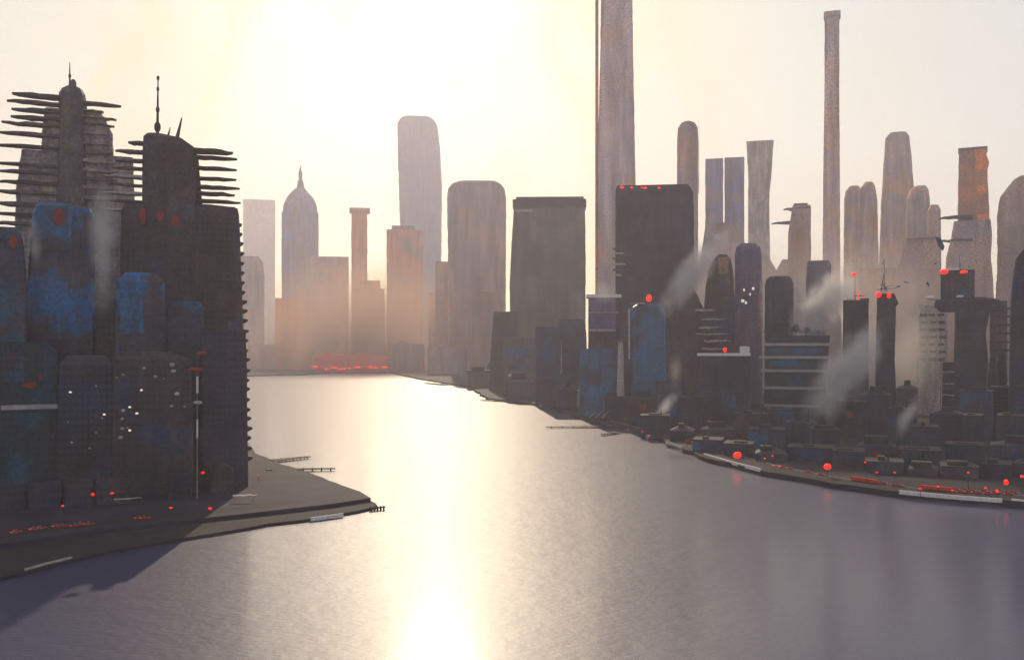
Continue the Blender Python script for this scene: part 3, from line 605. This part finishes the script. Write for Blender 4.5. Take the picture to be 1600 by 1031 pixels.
b.loft('core', [(800, 222, 306), (330, 223, 306), (262, 223, 306), (228, 224, 302), (215, 225, 284), (207, 229, 256)], 30, 'brownblack', r=3, wob=0.8, front=1)
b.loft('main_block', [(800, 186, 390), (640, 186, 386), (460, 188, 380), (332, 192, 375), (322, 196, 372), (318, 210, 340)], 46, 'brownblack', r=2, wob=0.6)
b.loft('stair_core', [(330, 286, 318), (240, 288, 310), (224, 292, 304)], 20, 'slabs', r=3, wob=0.9, front=-6, bottom=False)
b.mast('mast', 246, 210, 120, 1.0, 'dark', x1=247, y=6, knobs=((0.12, 2.0), (0.42, 1.2), (0.78, 0.9), (0.97, 0.9)))
b.mast('short_mast', 276, 214, 182, 1.3, 'dark', x1=284, y=6); b.mast('short_mast', 262, 212, 198, 0.8, 'dark', x1=266, y=6)
for i, y in enumerate((232, 242, 259, 275, 289, 299, 311, 320)):
    b.slab(300, (368, 372, 376, 371, 375, 370, 374, 368)[i] + random.uniform(-2, 2), y, (9, 5, 4.5, 4.5, 6, 6, 6, 7)[i], 'slabs', depth=24)
for i, y in enumerate((226, 240, 254, 266, 279, 292, 305, 317, 330)):
    b.slab(230, (196, 188, 184, 176, 168, 172, 166, 170, 168)[i] + random.uniform(-3, 3), y, (7, 7, 6, 5, 7, 4, 7, 4, 6)[i], 'concrete' if i in (4, 6, 8) else 'slate', depth=20)
for i in range(25):                                               # scalloped balconies on the right-hand corner
    y = 345 + i * 15.6; xe = 374.5 + (y - 330) * 0.032; ln = (5 + 6 * min(1, i / 12)) * random.uniform(0.75, 1.1)
    bm = bmesh.new(); k = b.k; z0 = b.Zp(y + 6 + random.uniform(-1, 1)); hh = (5.5 + 3.5 * min(1, i / 8)) * k
    rs_ = []
    for t in (0, 0.4, 0.75, 1.0):
        e = math.sqrt(max(0.02, 1 - t * t)) if t < 1 else 0.22
        x = b.X(xe - 3) + (ln + 3) * k * t; zc = z0 + hh * 0.5 + hh * 0.25 * t
        rs_.append([bm.verts.new(p) for p in ((x, 2, zc - hh * e * 0.5), (x, 12, zc - hh * e * 0.5), (x, 12, zc + hh * e * 0.5), (x, 2, zc + hh * e * 0.5))])
    skin(bm, rs_); bmesh.ops.recalc_face_normals(bm, faces=bm.faces); link('balcony', bm, 'umber' if i > 3 else 'slabs', b.o)
for x in (204, 232, 268, 300, 338, 360): b.box('wall_rib', x, x + 2.2, 345, 700 - (x % 5) * 30, 'slabs', depth=1.2, front=1.0)
for x, y, ww, hh in ((219, 328, 11, 26), (245, 330, 12, 18), (268, 337, 13, 20)): redsign(b, x, x + ww, y, y + hh, 1.9 if x < 300 else 0.8)

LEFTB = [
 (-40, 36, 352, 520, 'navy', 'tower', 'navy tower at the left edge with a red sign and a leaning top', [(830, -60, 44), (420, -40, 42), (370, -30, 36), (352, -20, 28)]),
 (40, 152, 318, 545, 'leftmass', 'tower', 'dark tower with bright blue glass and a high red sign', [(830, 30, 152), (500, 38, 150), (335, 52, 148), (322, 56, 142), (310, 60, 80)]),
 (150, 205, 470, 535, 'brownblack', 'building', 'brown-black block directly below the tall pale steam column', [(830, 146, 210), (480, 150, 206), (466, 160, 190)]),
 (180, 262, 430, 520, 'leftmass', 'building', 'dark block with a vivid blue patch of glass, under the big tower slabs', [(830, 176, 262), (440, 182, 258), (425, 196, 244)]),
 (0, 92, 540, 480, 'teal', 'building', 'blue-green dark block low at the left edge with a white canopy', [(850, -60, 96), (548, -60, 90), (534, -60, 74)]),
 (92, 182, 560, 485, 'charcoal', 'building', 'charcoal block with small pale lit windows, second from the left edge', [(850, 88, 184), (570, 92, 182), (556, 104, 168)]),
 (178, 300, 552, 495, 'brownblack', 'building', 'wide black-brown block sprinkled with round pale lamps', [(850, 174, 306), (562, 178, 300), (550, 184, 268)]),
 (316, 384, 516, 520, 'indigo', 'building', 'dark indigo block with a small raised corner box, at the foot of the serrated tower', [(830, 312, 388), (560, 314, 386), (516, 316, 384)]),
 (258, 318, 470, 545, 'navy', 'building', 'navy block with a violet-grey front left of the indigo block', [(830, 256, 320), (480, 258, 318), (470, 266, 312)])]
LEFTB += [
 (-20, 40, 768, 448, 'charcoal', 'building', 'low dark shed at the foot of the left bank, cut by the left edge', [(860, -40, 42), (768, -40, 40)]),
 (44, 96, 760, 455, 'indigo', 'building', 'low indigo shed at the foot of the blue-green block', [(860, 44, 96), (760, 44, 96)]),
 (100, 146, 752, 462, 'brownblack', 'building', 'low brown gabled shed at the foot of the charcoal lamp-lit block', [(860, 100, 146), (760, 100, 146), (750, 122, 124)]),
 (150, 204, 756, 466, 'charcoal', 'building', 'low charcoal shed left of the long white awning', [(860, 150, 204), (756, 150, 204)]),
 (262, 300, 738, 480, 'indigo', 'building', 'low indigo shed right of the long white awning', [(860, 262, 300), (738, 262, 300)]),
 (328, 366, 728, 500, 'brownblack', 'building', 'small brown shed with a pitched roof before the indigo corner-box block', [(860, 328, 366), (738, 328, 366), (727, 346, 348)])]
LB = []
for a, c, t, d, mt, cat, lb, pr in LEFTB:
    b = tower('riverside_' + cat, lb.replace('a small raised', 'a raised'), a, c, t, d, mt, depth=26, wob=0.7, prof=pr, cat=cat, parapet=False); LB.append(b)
redsign(LB[0], 14, 28, 364, 388, 0.6)
redsign(LB[1], 84, 101, 324, 354, 0.8); LB[1].box('blue_glass', 62, 112, 322, 392, 'blue', depth=1, front=0.5); LB[1].box('blue_glass', 128, 146, 330, 396, 'navy', depth=1, front=0.5)
LB[3].box('blue_glass', 188, 224, 458, 522, 'blue', depth=1, front=0.5)
LB[4].box('white_canopy', 2, 112, 632, 639, 'concrete', depth=3, front=2.5); redsign(LB[4], 36, 60, 596, 607, 0.7); redsign(LB[4], 60, 69, 584, 594, 0.7)
LB[4].box('blue_glass', 6, 38, 552, 596, 'navy', depth=1, front=0.5)
LB[7].box('corner_box', 357, 374, 502, 517, 'navy', depth=9, front=-1)
for bb, pts in ((LB[5], ((110, 612, 2.2), (150, 603, 1.8), (163, 648, 2.2), (112, 690, 2), (140, 700, 2), (107, 658, 1.6), (150, 676, 1.6))),
                (LB[6], ((225, 575, 2.6), (243, 588, 3.0), (269, 570, 4.4), (271, 580, 4), (193, 585, 2.6), (221, 609, 2.2), (277, 616, 4.2), (193, 640, 3.4), (203, 635, 2.2), (192, 653, 2.8), (200, 667, 2), (203, 671, 2.4), (214, 645, 2.4), (268, 635, 3), (289, 636, 2), (189, 682, 4.0), (192, 668, 3.4), (256, 592, 1.6), (183, 589, 1.5), (161, 651, 1.8)))):
    for x, y, r in pts: bb.ball('lit_lamp', x, y, r * 0.27, 'lit' if 2.1 < r < 2.5 else 'pale', front=0.5, sx=1.2, sz=0.9)
b = B('signal_mast', 'pale signal mast with two red caps in front of the indigo block', 308, 478, 'mast')
b.mast('pole', 308, 775, 552, 0.2, 'concrete', y=0); b.ball('red_cap', 315, 552, 1.5, 'dull_red', front=0, sx=1.7, sz=0.7); b.ball('red_cap', 305, 578, 1.9, 'dull_red', front=0, sx=1.9, sz=0.7); b.ball('white_disc', 309, 629, 1.4, 'pale', front=0.3, sx=1.7, sz=0.7)
b.box('white_stripe', 306.5, 310, 588, 614, 'white', depth=0.8, front=0.6); b.box('white_stripe', 307, 309.5, 655, 684, 'white', depth=0.8, front=0.6)

ORD = ['first', 'second', 'third', 'fourth', 'fifth', 'sixth', 'seventh', 'eighth', 'ninth', 'tenth', 'eleventh', 'twelfth', 'thirteenth', 'fourteenth', 'fifteenth']
# ---------------------------------------------------------------- quay walls, jetties
def quay_wall(label, pts, hgt, thick, mat, z=G):
    sm = smooth_line(pts, 6); o = strip('quay_wall', sm, thick, z + hgt, mat, off=-0.4, kind=None, th=hgt + 1.0)
    meta(o, label, 'wall'); return o
quay_wall('long bright white quay wall near the right edge', [(1405, 777.5), (1480, 785), (1566, 791.5)], 1.0, 1.4, 'white')
quay_wall('white quay wall running down right of the bank bulge', [(1100, 717), (1140, 729), (1188, 742)], 1.0, 1.4, 'white')
quay_wall('short pale quay wall left of the longer white ones', [(1040, 698), (1052, 701), (1066, 706)], 0.9, 1.4, 'concrete')
quay_wall('thin pale quay wall on the centre bank by the slanted struts', [(872, 632), (905, 640), (938, 652)], 2.0, 2.0, 'concrete')
quay_wall('last bit of white quay wall at the right edge', [(1580, 791), (1600, 793), (1640, 795)], 0.9, 1.2, 'white')
o = quay_wall('pale low wall near the tip of the left peninsula', [(486, 814.5), (512, 811), (536, 807.5)], 0.6, 1.0, 'white', z=1.2)
o = quay_wall('pale streak of low wall at the bottom left of the left bank', [(40, 896), (75, 886), (112, 877)], 0.6, 1.0, 'concrete', z=1.2)
def jetty(label, p0, p1, wd=5, z=1.6):
    a, c = Wp(p0[0], dist(p0[1]), 0), Wp(p1[0], dist(p1[1]), 0); v = c - a; ln = v.length
    root = bpy.data.objects.new('jetty', None); COL.objects.link(root); root.location = a; root.rotation_euler = (0, 0, math.atan2(v.y, v.x)); meta(root, label, 'jetty', 'timber jetties')
    bm = bmesh.new(); rg = []
    for i in range(9):
        t = i / 8; h = wd * (1 - 0.65 * t) * random.uniform(0.85, 1.1) / 2
        rg.append([bm.verts.new(q) for q in ((ln * t, -h, z - 0.5), (ln * t, h, z - 0.5), (ln * t, h, z), (ln * t, -h, z))])
    skin(bm, rg); bmesh.ops.recalc_face_normals(bm, faces=bm.faces); link('deck', bm, 'dark', root)
    for i in range(5):
        for s in (-1, 1):
            bm = bmesh.new(); t = 0.1 + 0.2 * i; y = s * wd * (1 - 0.65 * t) * 0.38
            addtube(bm, (ln * t, y, -1.5), (ln * t, y, z + 0.35), 0.3, 0.28, 7); link('pile', bm, 'dark', root)
jetty('upper dark jetty behind the left peninsula', (425, 722), (484, 716), 10)
jetty('lower, longer dark jetty behind the left peninsula', (452, 736), (524, 735), 9)
jetty('thin jetty sticking out left from the right bank', (938, 668), (853, 669), 11)
jetty('short dark jetty floating by the right bank, just right of the thin one', (965, 677), (940, 681), 7)
jetty('far jetty at the pale bend of the right bank', (805, 628), (752, 626), 20)
jetty('small mooring stage at the tip of the left peninsula', (578, 798), (602, 796), 2.5)
jetty('farthest thin jetty where the water turns white', (700, 602), (664, 599), 28)

b = B('strut_fence', 'three slanted pale struts standing by the thin pale quay wall', 930, 975, 'fence')
for x in (921, 931, 941): b.mast('strut', x, 651, 641, 0.5, 'concrete', x1=x + 11, y=0)

# ---------------------------------------------------------------- red lamps and vehicles
def lamp(label, x, yc, yg, r, group=None, sx=1.0, sz=1.0, name='red_lamp', cat='lamp'):
    r *= 0.72 if r > 2 else 0.55
    d = (CAMZ - G) * F / (yg - HOR); b = B(name, label, x, d, cat, group)
    b.mast('post', x, yg, yc, 0.22, 'dark', y=0); b.ball('globe', x, yc, r, front=0, sx=sx, sz=sz)
    return b
lamp('larger left one of the two big round red lamps on the right quay', 1152, 711, 722, 3.2, sx=1.2)
lamp('right one of the two big round red lamps on the right quay, at the bend', 1293, 729, 744, 2.6, sx=1.15)
lamp('lone red lamp high among the dark blocks near the right edge', 1531, 664, 700, 1.6, sz=1.4)
lamp('tilted red lamp near the right edge above the white quay wall', 1572, 753, 772, 1.8, sx=1.2, sz=1.6)
lamp('small red lamp at the very right edge', 1597, 744, 768, 1.3, sx=1.4)
lamp('pair-left red lamp above the long white quay wall, near its right end', 1558, 767, 780, 1.2, sz=1.4)
lamp('small red lamp on the terrace below the serrated tower', 404, 742, 752, 0.7)
lamp('lone red lamp low on the left terrace, right of the car row', 328, 794, 802, 1.0, sx=1.5)
for i, (x, y, yg) in enumerate(sorted(((240, 741, 770), (317, 738, 768), (360, 742, 762), (145, 772, 800), (175, 770, 800), (98, 790, 812), (267, 793, 806)))):
    lamp(ORD[i] + ' red lamp from the left along the foot of the left bank buildings', x, y, yg, 0.95, group='small red lamps at the foot of the left bank buildings', sx=1.2 + 0.3 * (i % 3), sz=1.3 if i % 2 else 0.8)
for i, (x, y, yg) in enumerate(sorted(((1195, 716, 730), (1207, 712, 728), (1208, 727, 736), (1218, 728, 737), (1352, 722, 745), (1370, 738, 752), (1398, 738, 756), (1513, 738, 765), (1004, 674, 683), (1014, 680.5, 688), (981, 671, 677), (1438, 763, 773), (1466, 760, 772), (1488, 766, 776), (1540, 762, 775)))):
    lamp(ORD[i] + ' small red lamp from the left along the right quay road', x, y, yg, 0.9, group='small red lamps along the right quay', sx=1.3, sz=0.8)

def car_proto(name, label, body_mat, group, van=False, ln=4.6):
    root = bpy.data.objects.new(name, None); COL.objects.link(root); meta(root, label, 'van' if van else 'car', group)
    bm = bmesh.new(); H = 2.3 if van else 0.85
    def sec(x, hw, z0, z1): return [bm.verts.new(q) for q in ((x, -hw, z0), (x, hw, z0), (x, hw * 0.97, z1 * 0.75), (x, hw * 0.85, z1), (x, -hw * 0.85, z1), (x, -hw * 0.97, z1 * 0.75))]
    h = ln / 2
    skin(bm, [sec(-h, 0.75, 0.4, H * 0.85), sec(-h * 0.92, 0.9, 0.3, H), sec(0, 0.92, 0.28, H * 1.03), sec(h * 0.8, 0.9, 0.3, H * (0.92 if van else 0.85)), sec(h, 0.7, 0.42, H * (0.55 if van else 0.7))])
    bmesh.ops.recalc_face_normals(bm, faces=bm.faces); link('body', bm, body_mat, root)
    if not van:
        bm = bmesh.new(); rg = []
        for z, x0, x1, hw in ((0.82, -1.6, 1.1, 0.82), (1.15, -1.3, 0.6, 0.74), (1.42, -0.95, 0.15, 0.62)):
            rg.append([bm.verts.new(q) for q in ((x0, -hw, z), (x1, -hw, z), (x1, hw, z), (x0, hw, z))])
        skin(bm, rg); bmesh.ops.recalc_face_normals(bm, faces=bm.faces); link('cabin', bm, 'carglass', root)
        bm = bmesh.new(); addbox(bm, -0.95, 0.15, -0.63, 0.63, 1.40, 1.47); link('roof', bm, body_mat, root)
    else:
        bm = bmesh.new(); addbox(bm, h * 0.62, h * 0.86, -0.86, 0.86, 1.45, 2.0); link('windscreen', bm, 'carglass', root)
    for x in (-h * 0.62, h * 0.62):
        for y in (-0.86, 0.86):
            bm = bmesh.new(); addtube(bm, (x, y - 0.1, 0.34), (x, y + 0.1, 0.34), 0.34, 0.34, 12); link('wheel', bm, 'tyre', root)
    for y in (-0.62, 0.62):
        bm = bmesh.new(); addbox(bm, -h - 0.05, -h + 0.12, y - 0.16, y + 0.16, 0.6, 0.82); link('tail_light', bm, 'beacon', root)
    return root
def dup(root, loc, rz, label, group):
    r = root.copy(); COL.objects.link(r); r.location = loc; r.rotation_euler = (0, 0, rz); r['label'] = label; r['group'] = group
    for ch in list(root.children):
        c = ch.copy(); COL.objects.link(c); c.parent = r
    return r
proto, vproto = None, None
def place(kind, line, px, off, label, group, flip=False):
    """put a car on a road line where it appears at picture column px"""
    global proto, vproto
    best = min(range(1, len(line) - 1), key=lambda i: abs(800 + F * line[i].x / line[i].y - px))
    q = line[best + 1] - line[best - 1]; n = Vector((-q.y, q.x, 0)).normalized(); p = line[best] + n * off
    p = Vector((p.x, p.y, G + 0.03)); rz = math.atan2(q.y, q.x) + (math.pi if flip else 0)
    if kind == 'car':
        if proto is None: proto = car_proto('red_car', label, 'red', group); proto.location = p; proto.rotation_euler = (0, 0, rz); return proto
        return dup(proto, p, rz, label, group)
    if vproto is None: vproto = car_proto('red_van', label, 'red', group, True, 7.5); vproto.location = p; vproto.rotation_euler = (0, 0, rz); return vproto
    return dup(vproto, p, rz, label, group)
RLf = smooth_line([(760, 612), (860, 640), (945, 668), (1062, 704), (1200, 744), (1400, 777), (1600, 792), (1750, 800)], 2.0)
LLf = smooth_line([(-250, 935), (0, 872), (150, 848), (300, 832), (420, 816), (520, 803)], 2.0)
g = 'red cars on the right quay road'
for i, px in enumerate((765, 777, 784, 790, 857, 930, 943, 951, 1026, 1085)): place('car', RLf, px, 17.5, ORD[i] + ' red car from the left on the far half of the right quay road', g)
for i, px in enumerate((1185, 1192, 1214, 1222, 1243, 1346, 1366, 1378, 1460, 1500, 1516, 1530, 1548, 1565, 1582)): place('car', RLf, px, 17.5 + (px % 3) * 2, ORD[i] + ' red car from the left on the near half of the right quay road', g)
g = 'red vans on the right quay road'
for px, lb in ((1040, 'first of two red vans in line left of the big round lamps'), (1049, 'second of two red vans in line left of the big round lamps'), (1302, 'leftmost of three red vans just right of the bend lamp'), (1316, 'middle of three red vans just right of the bend lamp'), (1330, 'rightmost of three red vans just right of the bend lamp'), (1426, 'large red van at the left end of the long white quay wall'), (1442, 'red van second along above the long white quay wall'), (1476, 'red van third along above the long white quay wall')):
    place('van', RLf, px, 18.5, lb, g)
for i, px in enumerate((1410, 1424, 1436, 1452, 1468, 1486, 1508, 1524, 1540, 1556, 1572, 1590)): place('car', RLf, px, 23.5 + (px % 4) * 0.9, ORD[i] + ' red car from the left in the inner lane behind the long white quay wall', 'red cars on the inner lane of the right quay', flip=True)
g = 'red cars on the left terrace road'
for i, px in enumerate((6, 14, 40, 70, 92, 104, 122, 134, 150, 160, 168, 236, 250)): place('car', LLf, px, 26 + (px % 3) * 1.6, ORD[i] + ' red car from the left on the terrace road of the left bank', g)

# small pale boat and huts on the left terrace
def hut(label, x0, x1, yt, yb, mat):
    d = (CAMZ - G) * F / (yb - HOR); b = B('market_awning', label, (x0 + x1) / 2, d, 'awning')
    b.slab(x0, x1, yt, 2.6, mat, depth=4, name='canopy', front=0)
    for x in (x0 + 2, x1 - 6): b.mast('post', x, yb, yt, 0.12, 'dark', y=2)
hut('long white awning at the foot of the black-brown lamp block', 207, 266, 757, 768, 'white')
hut('soft pale awning left below the long white one', 178, 222, 779, 790, 'concrete')
hut('white awning at the foot of the serrated tower, right side', 364, 402, 774, 784, 'white')
def rowboat(label, x, y, ln, rz):
    b = B('rowing_boat', label, x, (CAMZ - 0.4) * F / (y - HOR), 'boat', base=G); bm = bmesh.new(); rg = []
    for i in range(7):
        t = i / 6 * 2 - 1; h = 0.9 * (1 - abs(t) ** 2.2) + 0.05
        rg.append([bm.verts.new(q) for q in ((t * ln / 2, -h * 0.5, 0.0), (t * ln / 2, h * 0.5, 0.0), (t * ln / 2, h, 0.55 + 0.25 * abs(t)), (t * ln / 2, h * 0.8, 0.55 + 0.25 * abs(t)), (t * ln / 2, 0, 0.3), (t * ln / 2, -h * 0.8, 0.55 + 0.25 * abs(t)), (t * ln / 2, -h, 0.55 + 0.25 * abs(t)))])
    skin(bm, rg); bmesh.ops.recalc_face_normals(bm, faces=bm.faces); o = link('hull', bm, 'white', b.o); b.o.rotation_euler.z += R(rz)
    bm = bmesh.new(); addbox(bm, -0.2, 0.2, -0.75, 0.75, 0.45, 0.55); link('seat', bm, 'bark', b.o)
    return b
rowboat('white rowing boat pulled up on the terrace behind the jetties', 421, 741, 4.6, -30)
rowboat('small white rowing boat pulled up beside the foot of the serrated tower', 384, 747, 5.5, 10)

# ---------------------------------------------------------------- rooftop trees and bank trees
def tree(label, x, yb, yt, d, wpx, mat='leaf_blue', group=None, base=None, seed=0):
    rr = random.Random(seed); b = B('tree', label, x, d, 'tree', group)
    z0 = 0.0 if base is None else base; zt = b.Zp(yt); hgt = zt - z0; wr = wpx * b.k / 2
    bm = bmesh.new(); addtube(bm, (0, 0, z0), (rr.uniform(-.3, .3), 0, z0 + hgt * 0.6), max(0.15, hgt * 0.03), hgt * 0.012)
    for i in range(5):
        a = rr.uniform(0, 6.28); addtube(bm, (0, 0, z0 + hgt * (0.25 + 0.07 * i)), (math.cos(a) * wr * 0.6, math.sin(a) * wr * 0.6, z0 + hgt * (0.5 + 0.08 * i)), hgt * 0.012, hgt * 0.005, 5)
    link('trunk', bm, 'bark', b.o)
    bm = bmesh.new()
    for c in range(26):
        t = rr.random(); a = rr.uniform(0, 6.28); rad = wr * (1.05 - 0.75 * t) * math.sqrt(rr.random())
        cc = Vector((math.cos(a) * rad, math.sin(a) * rad, z0 + hgt * (0.28 + 0.68 * t)))
        for l in range(34):
            p = cc + Vector((rr.gauss(0, 1), rr.gauss(0, 1), rr.gauss(0, 0.8))) * wr * 0.2; s = hgt * 0.035 * rr.uniform(0.6, 1.4)
            u = Vector((rr.gauss(0, 1), rr.gauss(0, 1), rr.gauss(0, 1))).normalized(); v_ = u.orthogonal().normalized()
            bm.faces.new([bm.verts.new(p + q) for q in (u * s, v_ * s * 0.6, -u * s, -v_ * s * 0.6)])
    link('crown', bm, mat, b.o)
def rooftree(x, yt, wpx, lb, i): 
    d = 945; bz = CAMZ + (HOR - 524) * d / F - G; tree(lb, x, 524, yt, d, wpx, group='rooftop trees on the striped terrace block', base=bz, seed=i)
for i, (x, yt, wpx, lb) in enumerate(((1204, 506, 16, 'leftmost short bushy tree on the striped block roof'), (1213, 494, 14, 'second rooftop tree from the left, left one of the two tall ones'), (1228, 490, 16, 'tallest rooftop tree, in the middle left of the striped block roof'), (1243, 506, 18, 'rounded rooftop tree right of the tallest one'), (1260, 512, 18, 'low wide rooftop tree, second from the right'), (1278, 516, 18, 'rightmost and lowest rooftop tree'))): rooftree(x, yt, wpx, lb, i)
for i, (x, yg, ht, wpx, lb) in enumerate(((1160, 700, 26, 34, 'dark olive tree on the quay left of the big round red lamp row'), (1178, 694, 24, 30, 'dark tree inland of the olive one, by the navy shed'), (1060, 684, 16, 22, 'dark bushy tree on the bulge of the right bank'), (1035, 676, 14, 20, 'small dark tree left of the bushy one on the right bank bulge'), (1390, 720, 30, 34, 'dark tree by the long low charcoal shed'), (1440, 735, 26, 34, 'dark tree behind the large red van'), (1530, 742, 28, 30, 'dark tree under the lone high red lamp'), (1250, 716, 24, 30, 'dark tree just before the quay bend'), (900, 648, 12, 18, 'small dark tree on the narrow part of the right bank'))):
    d = (CAMZ - G) * F / (yg - HOR); tree(lb, x, yg, yg - ht, d, wpx, 'leaf', group='dark trees on the right bank', seed=40 + i)

# birds
def bird(x, y, d, span, label, roll=0):
    bm = bmesh.new(); s = span
    V = [bm.verts.new(q) for q in ((0, 0.25 * s, 0), (0, -0.3 * s, 0), (-0.25 * s, 0.05 * s, 0.12 * s), (-0.5 * s, -0.12 * s, 0.02 * s), (0.25 * s, 0.05 * s, 0.12 * s), (0.5 * s, -0.12 * s, 0.02 * s), (0, 0, -0.07 * s), (0, 0, 0.05 * s))]
    for f in ((0, 7, 2), (7, 1, 2), (2, 1, 3), (0, 2, 6), (6, 2, 1), (0, 4, 7), (7, 4, 1), (4, 5, 1), (0, 6, 4), (6, 1, 4)): bm.faces.new([V[i] for i in f])
    o = link('bird', bm, 'steel_blue'); o.location = ((x - 800) / F * d, d, CAMZ + (HOR - y) * d / F); o.rotation_euler = (R(20), R(roll), R(x % 50)); meta(o, label, 'bird', 'dark blue birds over the right bank')
bird(1415, 441, 800, 6.5, 'dark blue bird flying right of the rooftop crane, the higher one', 10); bird(1403, 448, 800, 5, 'dark blue bird flying right of the rooftop crane, the lower one', -25); bird(1449, 444, 800, 6, 'dark blue bird gliding left of the brown top box', 55); bird(1461, 412, 820, 4.5, 'dark blue bird highest above the brown top box', -30)
b = B('banner_pole', 'thin pole flying a tilted blue banner above the misty block', 1468, 900, 'banner')
b.mast('pole', 1470, 640, 366, 0.35, 'steel_blue', y=0); bm = bmesh.new()
pts = [(1461, 370), (1470, 372), (1476, 386), (1473, 393), (1466, 384)]
f0 = [bm.verts.new((b.X(x), -0.6, b.Zp(y))) for x, y in pts]; f1 = [bm.verts.new((b.X(x), -0.3, b.Zp(y))) for x, y in pts]
skin(bm, [f0, f1]); bmesh.ops.recalc_face_normals(bm, faces=bm.faces); link('banner', bm, 'steel_blue', b.o)

# ---------------------------------------------------------------- steam, mist, haze
def steam_mat(name, col, dens, warp=0.5, nscale=0.055, emis=0.0):
    m = bpy.data.materials.new(name); m.use_nodes = True; T = m.node_tree; T.nodes.clear()
    out = nd(T, 'ShaderNodeOutputMaterial'); pv = nd(T, 'ShaderNodeVolumePrincipled'); T.links.new(pv.outputs[0], out.inputs['Volume'])
    tc = nd(T, 'ShaderNodeTexCoord'); n = nd(T, 'ShaderNodeTexNoise'); n.inputs['Scale'].default_value = nscale; n.inputs['Detail'].default_value = 5
    T.links.new(tc.outputs['Object'], n.inputs[0])
    ln = nd(T, 'ShaderNodeVectorMath', operation='LENGTH'); T.links.new(tc.outputs['Object'], ln.inputs[0])
    gp = nd(T, 'ShaderNodeNewGeometry'); T.links.new(gp.outputs['Position'], n.inputs[0]); n.inputs['Scale'].default_value = nscale
    f = math_(T, 'SUBTRACT', 1.0, ln.outputs['Value'], clamp=True); f = math_(T, 'ADD', f, math_(T, 'MULTIPLY', math_(T, 'SUBTRACT', n.outputs[0], 0.5), warp * 2))
    f = math_(T, 'MULTIPLY', math_(T, 'MAXIMUM', f, 0.0), math_(T, 'MULTIPLY', math_(T, 'SUBTRACT', 1.0, ln.outputs['Value'], clamp=True), dens * 2))
    T.links.new(f, pv.inputs['Density']); pv.inputs['Color'].default_value = (*col, 1); pv.inputs['Anisotropy'].default_value = 0.2
    MATS[name] = m
steam_mat('steam', (0.98, 0.97, 0.96), 0.11, warp=1.2); steam_mat('steam_thin', (0.95, 0.90, 0.86), 0.022, warp=0.6); steam_mat('mist_right', (1.0, 0.86, 0.78), 0.0085, warp=0.5, nscale=0.008); steam_mat('mist_red_glow', (1.0, 0.30, 0.16), 0.030, warp=0.6, nscale=0.02); steam_mat('mist_warm', (1.0, 0.70, 0.50), 0.0120, warp=0.35, nscale=0.004)
def plume(label, p, q, d, wpx, mat='steam', name='steam_plume', dp=None, cat='steam', kind=None):
    """a drifting puff of vapour: an ellipsoid of soft density between two picture points at distance d"""
    k = d / F; a = Vector(((p[0] - 800) * k, d, CAMZ + (HOR - p[1]) * k)); c = Vector(((q[0] - 800) * k, d, CAMZ + (HOR - q[1]) * k)); v = c - a
    bm = bmesh.new(); bmesh.ops.create_icosphere(bm, subdivisions=3, radius=1.0); o = link(name, bm, mat)
    o.location = (a + c) / 2; o.rotation_euler = v.to_track_quat('Z', 'Y').to_euler(); w_ = wpx * k / 2
    o.scale = (w_, dp or w_, v.length / 2); meta(o, label, cat, kind=kind); return o
plume('tall pale column of steam between the two big left towers', (160, 510), (163, 270), 505, 58)
plume('short pale puff of steam left of the blue glass corner', (56, 440), (52, 330), 500, 34, 'steam')
plume('long diagonal steam plume crossing the foot of the indigo slab', (1026, 505), (1138, 352), 1000, 62)
plume('small bright steam plume rising from the right bank', (1010, 672), (1072, 600), 850, 26)
plume('wide diagonal steam plume drifting behind the striped terrace block', (1230, 535), (1350, 410), 1050, 80)
plume('broad diagonal steam plume right of the striped terrace block', (1258, 672), (1384, 495), 800, 92)
plume('faint vertical steam above the small bright plume', (1052, 620), (1058, 540), 860, 30, 'steam_thin')
plume('soft steam cloud above the block with the pale roof ledge', (925, 470), (960, 440), 1000, 56, 'steam_thin')
plume('pale fog patch around the dashed-window block', (1400, 640), (1450, 470), 990, 110, 'steam_thin', name='fog_patch', cat='fog')
plume('small steam puff low between the dark blocks near the right edge', (1398, 690), (1440, 610), 640, 34)
plume('warm mist lying over the far shore under the orange towers', (330, 552), (800, 552), 3060, 215, 'mist_warm', name='mist_bank', dp=380, cat='mist')  # sun glow through the smog is put into this mist's peach colour

plume('small vapour coloured with the red glow along the far waterfront under the orange towers', (488, 569), (620, 567), 2790, 26, 'mist_red_glow', name='mist_bank', dp=60, cat='mist')  # vapour colour carries the red glow at the waterline
plume('broad mist behind the middle row of the right bank', (800, 525), (1720, 525), 1500, 270, 'mist_right', name='mist_bank', dp=190, cat='mist')
bm = bmesh.new(); addbox(bm, -5200, 5200, -300, 12000, -4, 1950)
m = bpy.data.materials.new('haze'); m.use_nodes = True; T = m.node_tree; T.nodes.clear()
out = nd(T, 'ShaderNodeOutputMaterial'); pv = nd(T, 'ShaderNodeVolumePrincipled'); T.links.new(pv.outputs[0], out.inputs['Volume'])
pv.inputs['Density'].default_value = 0.00012; pv.inputs['Color'].default_value = (0.92, 0.88, 0.96, 1); pv.inputs['Anisotropy'].default_value = 0.3
MATS['haze'] = m
meta(link('haze', bm, 'haze'), kind='stuff')
